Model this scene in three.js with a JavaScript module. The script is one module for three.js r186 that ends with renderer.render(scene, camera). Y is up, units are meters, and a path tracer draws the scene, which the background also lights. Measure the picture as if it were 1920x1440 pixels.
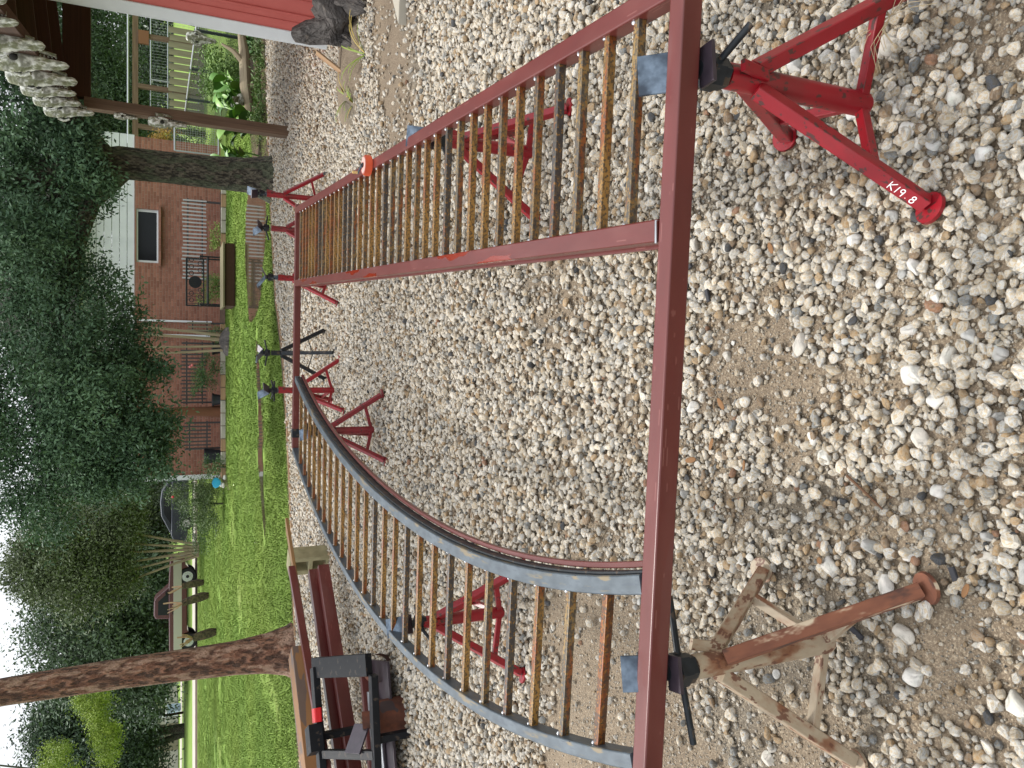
import * as THREE from 'three';
import { mergeGeometries } from 'three/addons/utils/BufferGeometryUtils.js';

// ---------- camera (photograph is taken with the phone turned: world up points to the picture's -x side) ----------
const W = 1024, HGT = 768;
const scene = new THREE.Scene();
const camera = new THREE.PerspectiveCamera(53.13, W / HGT, 0.05, 2000);
const PITCH = Math.atan(663 / 1440), CS = Math.cos(PITCH), SN = Math.sin(PITCH);
camera.position.set(0, 1.6, 0);
camera.up.set(1, 0, 0);
camera.lookAt(0, 1.6 - SN, -CS);
// ---------- sky: bright overcast ----------
const SUN = new THREE.Vector3(-0.38, 1.15, -0.62).normalize();
{
  const w = 256, h = 128, d = new Float32Array(w * h * 4);
  for (let j = 0; j < h; j++) for (let i = 0; i < w; i++) {
    const el = (j + 0.5) / h * Math.PI - Math.PI / 2, az = (i + 0.5) / w * 2 * Math.PI;
    const s = Math.max(0, Math.sin(el));
    const cl = 0.5 + 0.5 * Math.sin(az * 3 + 4 * el) * Math.cos(az * 2 - 5 * el + 1);
    const L = 0.62 * (0.62 + 0.64 * s) * (0.92 + 0.16 * cl);
    const k = (j * w + i) * 4, g = el < 0 ? 0.35 : 1;
    d[k] = L * 0.965 * g; d[k + 1] = L * 1.0 * g; d[k + 2] = L * 1.05 * g; d[k + 3] = 1;
  }
  const t = new THREE.DataTexture(d, w, h, THREE.RGBAFormat, THREE.FloatType);
  t.mapping = THREE.EquirectangularReflectionMapping; t.magFilter = t.minFilter = THREE.LinearFilter; t.needsUpdate = true;
  scene.background = t; scene.environment = t;
}
const sun = new THREE.DirectionalLight(new THREE.Color(1, 0.97, 0.92), 1.5);
sun.position.copy(SUN).multiplyScalar(60); sun.castShadow = true; sun.shadow.radius = 20; sun.shadow.mapSize.set(4096, 4096);
Object.assign(sun.shadow.camera, { left: -40, right: 40, top: 40, bottom: -40, near: 1, far: 160 });
scene.add(sun, sun.target);
const renderer = new THREE.WebGLRenderer({ antialias: true });
renderer.setSize(W, HGT); renderer.toneMapping = THREE.LinearToneMapping; renderer.toneMappingExposure = 2.5;
renderer.shadowMap.enabled = true;

// ---------- helpers ----------
const V3 = (x, y, z) => new THREE.Vector3(x, y, z);
const G = (x, h, f) => new THREE.Vector3(x, h, -f);           // x across, h height, f forward
function rng(seed) { let a = seed >>> 0; return () => { a = (a + 0x6d2b79f5) | 0; let t = Math.imul(a ^ (a >>> 15), 1 | a); t = (t + Math.imul(t ^ (t >>> 7), 61 | t)) ^ t; return ((t ^ (t >>> 14)) >>> 0) / 4294967296; }; }
const R0 = rng(7);
const gauss = (r) => Math.sqrt(-2 * Math.log(1 - r() * 0.9999)) * Math.cos(6.2832 * r());
const hash = (x, y, s) => { let n = Math.imul(x, 374761393) ^ Math.imul(y, 668265263) ^ Math.imul(s, 974634777); n = Math.imul(n ^ (n >>> 13), 1274126177); return ((n ^ (n >>> 16)) >>> 0) / 4294967296; };
function pn(u, v, f, s) { // periodic value noise, u,v in 0..1, f cells
  const x = u * f, y = v * f, xi = Math.floor(x), yi = Math.floor(y); let a = x - xi, b = y - yi; a = a * a * (3 - 2 * a); b = b * b * (3 - 2 * b);
  const m = (q) => ((q % f) + f) % f, x0 = m(xi), x1 = m(xi + 1), y0 = m(yi), y1 = m(yi + 1);
  return (hash(x0, y0, s) * (1 - a) + hash(x1, y0, s) * a) * (1 - b) + (hash(x0, y1, s) * (1 - a) + hash(x1, y1, s) * a) * b;
}
function fbm(u, v, f, o, s) { let t = 0, w = 0, a = 1; for (let i = 0; i < o; i++) { t += a * pn(u, v, f << i, s + i * 17); w += a; a *= 0.55; } return t / w; }
function noise2(x, y, s = 1) { const xi = Math.floor(x), yi = Math.floor(y); let a = x - xi, b = y - yi; a = a * a * (3 - 2 * a); b = b * b * (3 - 2 * b); return (hash(xi, yi, s) * (1 - a) + hash(xi + 1, yi, s) * a) * (1 - b) + (hash(xi, yi + 1, s) * (1 - a) + hash(xi + 1, yi + 1, s) * a) * b; }
const sm = (a, b, x) => { const t = Math.min(1, Math.max(0, (x - a) / (b - a))); return t * t * (3 - 2 * t); };
const mixc = (a, b, t) => [a[0] + (b[0] - a[0]) * t, a[1] + (b[1] - a[1]) * t, a[2] + (b[2] - a[2]) * t];
// texture from fn(u,v) -> [r,g,b] sRGB 0..255 ; metres = size of one tile
function tex(n, metres, fn, srgb = true, n2 = n, m2 = metres) {
  const d = new Uint8Array(n * n2 * 4);
  for (let j = 0; j < n2; j++) for (let i = 0; i < n; i++) { const c = fn((i + 0.5) / n, (j + 0.5) / n2), k = (j * n + i) * 4; d[k] = c[0]; d[k + 1] = c[1]; d[k + 2] = c[2]; d[k + 3] = 255; }
  const t = new THREE.DataTexture(d, n, n2); t.wrapS = t.wrapT = THREE.RepeatWrapping; t.magFilter = THREE.LinearFilter; t.minFilter = THREE.LinearMipmapLinearFilter; t.generateMipmaps = true;
  if (srgb) t.colorSpace = THREE.SRGBColorSpace; t.repeat.set(1 / metres, 1 / m2); t.needsUpdate = true; return t;
}
const grey = (n, m, fn, n2, m2) => tex(n, m, (u, v) => { const g = Math.max(0, Math.min(255, 255 * fn(u, v))); return [g, g, g]; }, false, n2, m2);
const std = (o) => new THREE.MeshStandardMaterial(o);
const lin = (r, g, b) => new THREE.Color().setRGB(r, g, b);

const counts = {};
function numbered(n) { counts[n] = (counts[n] || 0) + 1; return counts[n] === 1 ? n : n + '_' + String(counts[n] - 1).padStart(3, '0'); }
function obj(name, geo, m, parent) {
  const g = Array.isArray(geo) ? (geo.length > 1 ? mergeGeometries(geo.map((q) => q.index ? q.toNonIndexed() : q)) : geo[0]) : geo;
  const o = new THREE.Mesh(g, m); o.name = parent ? name : numbered(name); o.castShadow = o.receiveShadow = true; (parent || scene).add(o); return o;
}
function thing(name, label, category, pos, turn = 0, group) { const o = new THREE.Group(); o.name = numbered(name); scene.add(o); if (pos) o.position.copy(pos); o.rotation.y = turn; o.userData = { label, category }; if (group) o.userData.group = group; return o; }
function tag(o, label, category, group) { o.userData = { ...o.userData, label, category }; if (group) o.userData.group = group; return o; }
function struct(o, label) { o.userData = { ...o.userData, kind: 'structure' }; if (label) o.userData.label = label; return o; }
function clone(o, pos, turn, label, name) { const c = o.clone(); c.name = numbered(name || o.name.replace(/_\d{3}$/, '')); scene.add(c); if (pos) c.position.copy(pos); if (turn !== undefined) c.rotation.y = turn; c.userData = { ...o.userData }; if (label) c.userData.label = label; return c; }

// square tube or bar swept along points: rounded rectangle section w (side) x h (up), uv in metres (u round, v along)
function sweep(pts, w, h, r = 0.004, up = V3(0, 1, 0), cap = true, seg = 2) {
  const sec = [], nx = [];
  for (const [sx, sy, a0] of [[1, 1, 0], [-1, 1, Math.PI / 2], [-1, -1, Math.PI], [1, -1, Math.PI * 1.5]]) for (let i = 0; i <= seg; i++) { const a = a0 + i / seg * Math.PI / 2; sec.push([sx * (w / 2 - r) + Math.cos(a) * r, sy * (h / 2 - r) + Math.sin(a) * r]); nx.push([Math.cos(a), Math.sin(a)]); }
  sec.push(sec[0]); nx.push(nx[0]);
  const pos = [], nor = [], uv = [], idx = [], n = sec.length; let len = 0;
  const per = [0]; for (let i = 1; i < n; i++) per.push(per[i - 1] + Math.hypot(sec[i][0] - sec[i - 1][0], sec[i][1] - sec[i - 1][1]));
  const fr = [];
  pts.forEach((p, k) => {
    const t = V3().subVectors(pts[Math.min(k + 1, pts.length - 1)], pts[Math.max(k - 1, 0)]).normalize();
    const s = V3().crossVectors(t, up).normalize(), u = V3().crossVectors(s, t); if (k) len += p.distanceTo(pts[k - 1]); fr.push([t, s, u]);
    for (let i = 0; i < n; i++) { const q = p.clone().addScaledVector(s, sec[i][0]).addScaledVector(u, sec[i][1]), m = s.clone().multiplyScalar(nx[i][0]).addScaledVector(u, nx[i][1]); pos.push(q.x, q.y, q.z); nor.push(m.x, m.y, m.z); uv.push(per[i], len); }
    if (k) for (let i = 0; i < n - 1; i++) { const a = (k - 1) * n + i, b = a + 1, c = k * n + i, d = c + 1; idx.push(a, c, b, b, c, d); }
  });
  if (cap) [0, pts.length - 1].forEach((k) => {
    const [t] = fr[k], sg = k ? 1 : -1, base = pos.length / 3; pos.push(pts[k].x, pts[k].y, pts[k].z); nor.push(t.x * sg, t.y * sg, t.z * sg); uv.push(0, 0);
    for (let i = 0; i < n; i++) { const q = k * n + i; pos.push(pos[q * 3], pos[q * 3 + 1], pos[q * 3 + 2]); nor.push(t.x * sg, t.y * sg, t.z * sg); uv.push(sec[i][0], sec[i][1]); if (i) sg > 0 ? idx.push(base, base + i + 1, base + i) : idx.push(base, base + i, base + i + 1); }
  });
  const g = new THREE.BufferGeometry(); g.setAttribute('position', new THREE.Float32BufferAttribute(pos, 3)); g.setAttribute('normal', new THREE.Float32BufferAttribute(nor, 3)); g.setAttribute('uv', new THREE.Float32BufferAttribute(uv, 2)); g.setIndex(idx);
  // winding check: make faces agree with normals
  const A = V3().fromArray(pos, idx[0] * 3), B = V3().fromArray(pos, idx[1] * 3), C = V3().fromArray(pos, idx[2] * 3), N = V3().fromArray(nor, idx[0] * 3);
  if (B.sub(A).cross(C.sub(A)).dot(N) < 0) { const q = g.index.array, m = (pts.length - 1) * (n - 1) * 6; for (let i = 0; i < m; i += 3) { const t = q[i]; q[i] = q[i + 1]; q[i + 1] = t; } }
  return g;
}
const bar = (a, b, w, h = w, r = 0.004, up) => sweep([a, b], w, h, Math.min(r, w / 2.01, h / 2.01), up || (Math.abs(V3().subVectors(b, a).normalize().y) > 0.95 ? V3(0, 0, 1) : V3(0, 1, 0)));
// round section swept along points with radius per point
function limb(pts, rad, seg = 8, cap = true, wob = 0, seed = 1) {
  const pos = [], nor = [], uv = [], idx = []; let len = 0, s = null; const rr = (k) => Array.isArray(rad) ? rad[k] : rad;
  pts.forEach((p, k) => {
    const t = V3().subVectors(pts[Math.min(k + 1, pts.length - 1)], pts[Math.max(k - 1, 0)]).normalize();
    if (!s) s = V3().crossVectors(t, Math.abs(t.y) > 0.9 ? V3(1, 0, 0) : V3(0, 1, 0)).normalize(); else s.addScaledVector(t, -s.dot(t)).normalize();
    const u = V3().crossVectors(t, s); if (k) len += p.distanceTo(pts[k - 1]);
    for (let i = 0; i <= seg; i++) { const a = i / seg * 2 * Math.PI, w = rr(k) * (1 + wob * (noise2(Math.cos(a) * 2 + 9 * seed, Math.sin(a) * 2 + k * 0.6, seed) - 0.5)); const m = s.clone().multiplyScalar(Math.cos(a)).addScaledVector(u, Math.sin(a)), q = p.clone().addScaledVector(m, w); pos.push(q.x, q.y, q.z); nor.push(m.x, m.y, m.z); uv.push(i / seg * 2 * Math.PI * rr(0), len); }
    if (k) for (let i = 0; i < seg; i++) { const n = seg + 1, a = (k - 1) * n + i, b = a + 1, c = k * n + i, d = c + 1; idx.push(a, b, c, b, d, c); }
  });
  if (cap) [0, pts.length - 1].forEach((k) => { const base = pos.length / 3, n = seg + 1, t = V3().subVectors(pts[k], pts[k ? k - 1 : 1]).normalize(); pos.push(pts[k].x, pts[k].y, pts[k].z); nor.push(t.x, t.y, t.z); uv.push(0, 0); for (let i = 0; i <= seg; i++) { const q = (k * n + i) * 3; pos.push(pos[q], pos[q + 1], pos[q + 2]); nor.push(t.x, t.y, t.z); uv.push((pos[q] - pts[k].x), (pos[q + 2] - pts[k].z)); if (i) k ? idx.push(base, base + i, base + i + 1) : idx.push(base, base + i + 1, base + i); } });
  const g = new THREE.BufferGeometry(); g.setAttribute('position', new THREE.Float32BufferAttribute(pos, 3)); g.setAttribute('normal', new THREE.Float32BufferAttribute(nor, 3)); g.setAttribute('uv', new THREE.Float32BufferAttribute(uv, 2)); g.setIndex(idx);
  if (wob) g.computeVertexNormals(); return g;
}
const rod = (a, b, r, seg = 10, r2 = r) => limb([a, b], [r, r2], seg);
function box(w, h, d, x = 0, y = 0, z = 0) { return bar(V3(x, y - h / 2, z), V3(x, y + h / 2, z), w, d, Math.min(0.006, w / 4, d / 4)); }
function plainBox(w, h, d, x, y, z) { const g = new THREE.BoxGeometry(w, h, d); const u = g.attributes.uv, p = g.attributes.position, n = g.attributes.normal; for (let i = 0; i < u.count; i++) { const ny = Math.abs(n.getY(i)) > 0.5, nx = Math.abs(n.getX(i)) > 0.5; u.setXY(i, nx ? p.getZ(i) + (z || 0) : p.getX(i) + (x || 0), ny ? p.getZ(i) + (z || 0) : p.getY(i) + (y || 0)); } g.translate(x || 0, y || 0, z || 0); return g; }
// flat polygon in plan [x, f] at height y, uv in metres
function sheet(poly, y, sub = 0) {
  const s = new THREE.Shape(poly.map(([x, f]) => new THREE.Vector2(x, f))); const g = new THREE.ShapeGeometry(s); const p = g.attributes.position, pos = [], uv = [], nor = [];
  for (let i = 0; i < p.count; i++) { pos.push(p.getX(i), y, -p.getY(i)); uv.push(p.getX(i), p.getY(i)); nor.push(0, 1, 0); }
  const q = new THREE.BufferGeometry(); q.setAttribute('position', new THREE.Float32BufferAttribute(pos, 3)); q.setAttribute('normal', new THREE.Float32BufferAttribute(nor, 3)); q.setAttribute('uv', new THREE.Float32BufferAttribute(uv, 2)); q.setIndex(g.index); return q;
}
function blob(cx, cf, rx, rf, n, seed, rough = 0.25) { const o = []; for (let i = 0; i < n; i++) { const a = i / n * 6.2832, k = 1 - rough / 2 + rough * noise2(Math.cos(a) * 2 + 10, Math.sin(a) * 2 + 10, seed) + rough * 0.5 * (noise2(Math.cos(a) * 7 + 30, Math.sin(a) * 7 + 30, seed) - 0.5); o.push([cx + Math.cos(a) * rx * k, cf + Math.sin(a) * rf * k]); } return o; }

// ---------- materials ----------
const M = {};
{
  const primer = (wet) => tex(256, 0.5, (u, v) => {
    const n = fbm(u, v, 8, 4, 3), s = pn(u, v, 64, 5) > 0.93 ? 1 : 0, sc = pn(u * 0.999, v, 4, 9); const k = 0.9 + 0.2 * n;
    let c = [90 * k, 36 * k, 32 * k]; if (s && n > 0.55) c = mixc(c, [150, 110, 100], 0.35); if (sc > 0.7) c = mixc(c, [90, 50, 48], 0.4); { const dd = fbm(u, v, 5, 5, 13); c = mixc(c, [136, 104, 92], sm(0.5, 0.75, dd) * 0.16); if (hash(Math.floor(u * 256), Math.floor(v * 40), 3) > 0.988 && n > 0.45) c = mixc(c, [160, 124, 116], 0.5); }
    if (wet) { const q = fbm(u, v, 4, 4, 77); if (q > 0.53) c = mixc(c, [118, 38, 24], sm(0.53, 0.55, q)); } return c;
  }, true, 512, 1.6);
  M.primer = std({ map: primer(false), roughness: 0.33, metalness: 0.0 });
  M.primerWet = std({ map: primer(true), roughness: 0.3, roughnessMap: grey(256, 0.5, (u, v) => fbm(u, v, 4, 4, 77) > 0.54 ? 0.3 : 1, 512, 1.6) });
  const steel = tex(256, 0.2, (u, v) => {
    const n = fbm(u, (v * 4) % 1, 8, 5, 21), e = fbm(u, v, 20, 5, 55), st = fbm(u, (v * 2) % 1, 24, 3, 31), w = fbm(u, v, 2, 4, 59); let c = mixc([58, 66, 72], [94, 103, 110], n);
    c = mixc(c, [60, 68, 78], sm(0.5, 0.8, st) * 0.5); if (w > 0.53) c = mixc(c, [138, 112, 72], Math.min(0.6, Math.max(0, e - 0.6) * 6) * sm(0.53, 0.6, w)); if (pn(u, v, 40, 8) > 0.975 && n > 0.5) c = [40, 45, 55]; return c;
  }, true, 1024, 1.5);
  M.steel = std({ map: steel, roughness: 0.42, metalness: 0.25 });
  M.rust = [0, 1, 2, 3, 4].map((k) => {
    const pal = [[[70, 64, 58], [118, 94, 58]], [[106, 80, 44], [150, 114, 60]], [[62, 59, 58], [88, 76, 60]], [[88, 60, 40], [128, 78, 38]], [[80, 74, 66], [138, 112, 68]]][k];
    return std({ roughness: 0.34, metalness: 0.15, map: tex(128, 0.09, (u, v) => { const w = (v * 6) % 1, n = 0.55 * fbm(u, v, 4, 4, 100 + k * 7) + 0.45 * fbm(u, w, 10, 4, 120 + k * 5), o = fbm(u, w, 14, 3, 140 + k * 3), z = fbm(u, v, 5, 4, 160 + k * 9); let c = mixc(pal[0], pal[1], sm(0.4, 0.62, n)); c = mixc(c, [150, 106, 46], sm(0.58, 0.72, o) * 0.8); c = mixc(c, [134, 62, 26], sm(0.58, 0.72, z) * 0.6); c = mixc(c, [52, 48, 46], sm(0.56, 0.7, fbm(u, w, 20, 2, 180 + k)) * 0.7); return c; }, true, 512, 0.55) });
  });
  M.weld = std({ color: lin(0.45, 0.46, 0.48), roughness: 0.35, metalness: 0.7 });
  const redp = (a, b, chip) => tex(256, 0.3, (u, v) => { const n = fbm(u, v, 6, 4, 201), q = fbm(u, v, 24, 4, 233); let c = mixc(a, b, n); c = mixc(c, [150, 70, 74], sm(0.55, 0.8, fbm(u, v, 3, 5, 251)) * 0.35); c = mixc(c, [96, 50, 40], sm(0.5, 0.75, fbm(u, v, 5, 5, 261)) * 0.3); if (q > chip - 0.04) c = [74, 40, 36]; return c; }, true, 512, 0.6);
  M.red = std({ map: redp([122, 14, 24], [146, 22, 34], 0.72), roughness: 0.38 });
  M.redDull = std({ map: redp([108, 24, 30], [132, 34, 42], 0.72), roughness: 0.5 });
  M.cream = std({ roughness: 0.6, map: tex(256, 0.25, (u, v) => { const n = fbm(u, v, 6, 6, 301), q = fbm(u, v, 20, 4, 311); let c = mixc([150, 134, 112], [178, 164, 142], q); c = mixc(c, [120, 78, 54], sm(0.4, 0.66, 0.7 * n + 0.3 * q)); if (q > 0.66) c = mixc(c, [90, 56, 42], 0.7); return c; }, true, 512, 0.55) });
  M.rustLeg = std({ roughness: 0.8, map: tex(256, 0.25, (u, v) => { const n = fbm(u, v, 9, 5, 321), q = fbm(u, v, 6, 5, 330); let c = mixc([92, 54, 40], [140, 88, 62], n); c = mixc(c, [190, 172, 146], sm(0.62, 0.72, q)); c = mixc(c, [58, 42, 38], sm(0.42, 0.25, q) * 0.7); return c; }, true, 512, 0.6) });
  M.black = new THREE.MeshPhysicalMaterial({ roughness: 0.42, metalness: 0.1, specularIntensity: 0.5, map: tex(128, 0.15, (u, v) => { const n = fbm(u, v, 6, 4, 401), k = 0.7 + 0.6 * n; let c = [34 * k, 38 * k, 42 * k]; if (n > 0.68) c = [70, 60, 52]; return c; }) });
  M.plate = std({ roughness: 0.35, metalness: 0.35, map: tex(128, 0.2, (u, v) => { const n = fbm(u, v, 5, 5, 411); return mixc([48, 58, 70], [112, 127, 143], sm(0.25, 0.75, n)); }) });
  M.plateDark = std({ roughness: 0.35, metalness: 0.3, map: tex(128, 0.2, (u, v) => { const n = fbm(u, v, 5, 5, 421); return mixc([46, 40, 48], [74, 64, 72], n); }) });  // darker copy of plate, shadow under the held bar put into its colour
}
// ---------- ground ----------
const grassTex = tex(512, 6, (u, v) => { const n = fbm(u, v, 4, 5, 501), m = fbm(u, v, 32, 3, 511), e = fbm(u, v, 2, 3, 520); let c = mixc([92, 118, 40], [132, 160, 60], m); c = mixc(c, [112, 118, 56], sm(0.5, 0.75, n) * 0.6); if (e > 0.66) c = mixc(c, [116, 104, 72], sm(0.66, 0.78, e) * 0.6); return c; });
M.grass = std({ map: grassTex, roughness: 1 });
const dirtTex = tex(1024, 1.6, (u, v) => { const n = fbm(u, v, 5, 5, 531), g = hash(Math.floor(u * 1024), Math.floor(v * 1024), 5), h = pn(u, v, 400, 547), w = fbm(u, v, 3, 4, 577); let c = mixc([92, 79, 64], [126, 111, 92], n); c = mixc(c, [92, 86, 76], sm(0.52, 0.7, w) * 0.6); c = mixc(c, [190, 176, 152], sm(0.55, 1, h) * 0.5 + (g > 0.9 ? 0.35 : 0)); return c.map((q) => q * (0.9 + 0.2 * g)); });
M.dirt = std({ map: dirtTex, roughness: 0.95, bumpMap: grey(1024, 1.6, (u, v) => 0.5 * fbm(u, v, 5, 4, 531) + 0.5 * pn(u, v, 340, 541)), bumpScale: 0.006 });
M.mulch = std({ roughness: 1, map: tex(256, 1.2, (u, v) => { const n = fbm(u, v, 12, 4, 561); return mixc([52, 38, 28], [104, 82, 64], n); }), bumpMap: grey(256, 1.2, (u, v) => fbm(u, v, 20, 3, 566)), bumpScale: 0.03 });
const ground = struct(obj('ground', sheet([[-700, -60], [700, -60], [700, 1200], [-700, 1200]], -0.035), M.grass));
// yard edge as measured along the lawn
const EDGE = [[-9, 8.4], [-6, 9.4], [-3.264, 10.045], [-1.684, 10.4], [-0.788, 10.65], [0.2, 11.0], [0.605, 11.25], [1.264, 11.8], [2.458, 12.25], [3.98, 12.7], [6, 13.1], [9, 13.4]];
function edgeF(x) { if (x <= EDGE[0][0]) return EDGE[0][1]; for (let i = 1; i < EDGE.length; i++) if (x <= EDGE[i][0]) { const a = EDGE[i - 1], b = EDGE[i]; return a[1] + (b[1] - a[1]) * (x - a[0]) / (b[0] - a[0]); } return 13.4; }
const yard = new THREE.Group(); yard.name = 'gravel_yard'; scene.add(yard); struct(yard, 'pale limestone gravel yard with sandy bare patches');
obj('sand_bed', sheet([[-9, -4], [9, -4], ...EDGE.slice().reverse()], 0), M.dirt, yard);

// stones: convex pebble shapes, cut by random planes
function stoneGeo(seed, detail, flat) {
  const r = rng(seed), g0 = new THREE.IcosahedronGeometry(1, detail), p = g0.attributes.position, cuts = [];
  for (let i = 0; i < 13; i++) { const n = V3(gauss(r), gauss(r), gauss(r)).normalize(); cuts.push([n, 0.52 + 0.36 * r()]); }
  const map = new Map(), pos = [], idx = [], uv = [], vc = [];
  for (let i = 0; i < p.count; i++) {
    const key = [p.getX(i), p.getY(i), p.getZ(i)].map((q) => q.toFixed(4)).join();
    if (!map.has(key)) {
      const v = V3(p.getX(i), p.getY(i), p.getZ(i)); const d = v.clone(); for (const [n, c] of cuts) { const t = v.dot(n); if (t > c) v.addScaledVector(n, (c - t) * 0.92); }
      v.multiplyScalar(1 + 0.1 * (noise2(d.x * 3 + 7, d.y * 3 + d.z * 2 + 5, seed) - 0.5)); v.set(v.x, v.y * flat, v.z * (0.72 + 0.2 * hash(seed, 3, 4)));
      map.set(key, pos.length / 3); pos.push(v.x, v.y, v.z); uv.push(Math.atan2(d.z, d.x) / 3.1416 + seed * 0.13, Math.asin(d.y) / 1.6); { const a = noise2(d.x * 2.2 + seed, d.y * 2.2 + d.z * 1.7, 31), b = noise2(d.x * 6 + seed * 3, d.y * 6 - d.z * 5, 37), k = 0.8 + 0.25 * a + 0.14 * (b - 0.5); vc.push(Math.min(1, k * (1 + 0.05 * (a - 0.4))), k * 0.985, k * (0.97 - 0.1 * Math.max(0, b - 0.55))); }
    } idx.push(map.get(key));
  }
  const g = new THREE.BufferGeometry(); g.setAttribute('position', new THREE.Float32BufferAttribute(pos, 3)); g.setAttribute('uv', new THREE.Float32BufferAttribute(uv, 2)); g.setIndex(idx); if (detail > 1) g.setAttribute('color', new THREE.Float32BufferAttribute(vc, 3)); g.computeVertexNormals(); if (detail === 1 && seed % 2) { const q = g.toNonIndexed(); q.computeVertexNormals(); return q; } return g;
}
const stoneMap = tex(256, 1.1, (u, v) => { const n = fbm(u, v, 5, 5, 601), q = pn(u, v, 90, 611); let k = 226 + 28 * n; let c = [k, k * 0.99, k * 0.97]; if (q > 0.9) c = mixc(c, [120, 110, 100], 0.6); if (n > 0.63) c = mixc(c, [222, 196, 156], 0.6); if (n < 0.33) c = mixc(c, [170, 168, 164], 0.6); return c; });
M.stone = std({ map: stoneMap, roughness: 0.85, bumpMap: grey(256, 1.1, (u, v) => fbm(u, v, 24, 3, 621)), bumpScale: 0.002 });
const PAL = [[0.64, 0.60, 0.53, 28], [0.66, 0.64, 0.60, 24], [0.52, 0.47, 0.39, 16], [0.40, 0.395, 0.375, 7], [0.55, 0.54, 0.515, 10], [0.42, 0.32, 0.21, 8], [0.30, 0.23, 0.165, 4], [0.24, 0.25, 0.255, 3], [0.085, 0.09, 0.1, 1.2], [0.30, 0.18, 0.12, 0.4]];
const PSUM = PAL.reduce((a, b) => a + b[3], 0);
function stoneColor(r) { let t = r() * PSUM, k = 0; while (t > PAL[k][3] && k < PAL.length - 1) t -= PAL[k++][3]; const c = PAL[k], q = 0.88 + 0.24 * r(); return [c[0] * q, c[1] * q, c[2] * q]; }
// how densely stones lie: bare sandy patches by noise and where the photograph shows them
function cover(x, f) {
  let d = sm(0.30, 0.52, 0.55 * noise2(x * 2.1 + 40, f * 2.1 + 11, 3) + 0.3 * noise2(x * 5 + 4, f * 5, 5) + 0.15 * noise2(x * 11, f * 11, 6) + 0.05);
  if (f > 3.0) d = Math.max(d, 0.85); if (x > 0.25) d = Math.max(d, 0.25 + 0.7 * sm(0.25, 0.6, x)); d = Math.max(d, 0.5);
  const bare = (cx, cf, rx, rf, k) => { const q = Math.hypot((x - cx) / rx, (f - cf) / rf) + 0.35 * (noise2(x * 4, f * 4, 9) - 0.5); d *= 1 - k * (1 - sm(0.7, 1.15, q)); };
  bare(-1.35, 2.5, 0.7, 0.75, 0.93); bare(-0.95, 1.75, 0.28, 0.3, 0.8); bare(0.05, 1.72, 0.2, 0.22, 0.7); bare(-0.1, 2.35, 0.22, 0.2, 0.6); bare(-1.9, 2.6, 0.8, 0.6, 0.9); bare(-0.62, 1.05, 0.16, 0.22, 0.75); bare(0.72, 1.0, 0.1, 0.14, 0.5);
  bare(2.15, 5.35, 0.55, 0.5, 0.85); bare(2.75, 5.75, 0.7, 0.5, 0.9); bare(3.6, 5.6, 0.7, 0.8, 0.9); bare(0.45, 3.0, 0.35, 0.35, 0.55); bare(0.7, 3.9, 0.3, 0.3, 0.4);
  return d;
}
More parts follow.
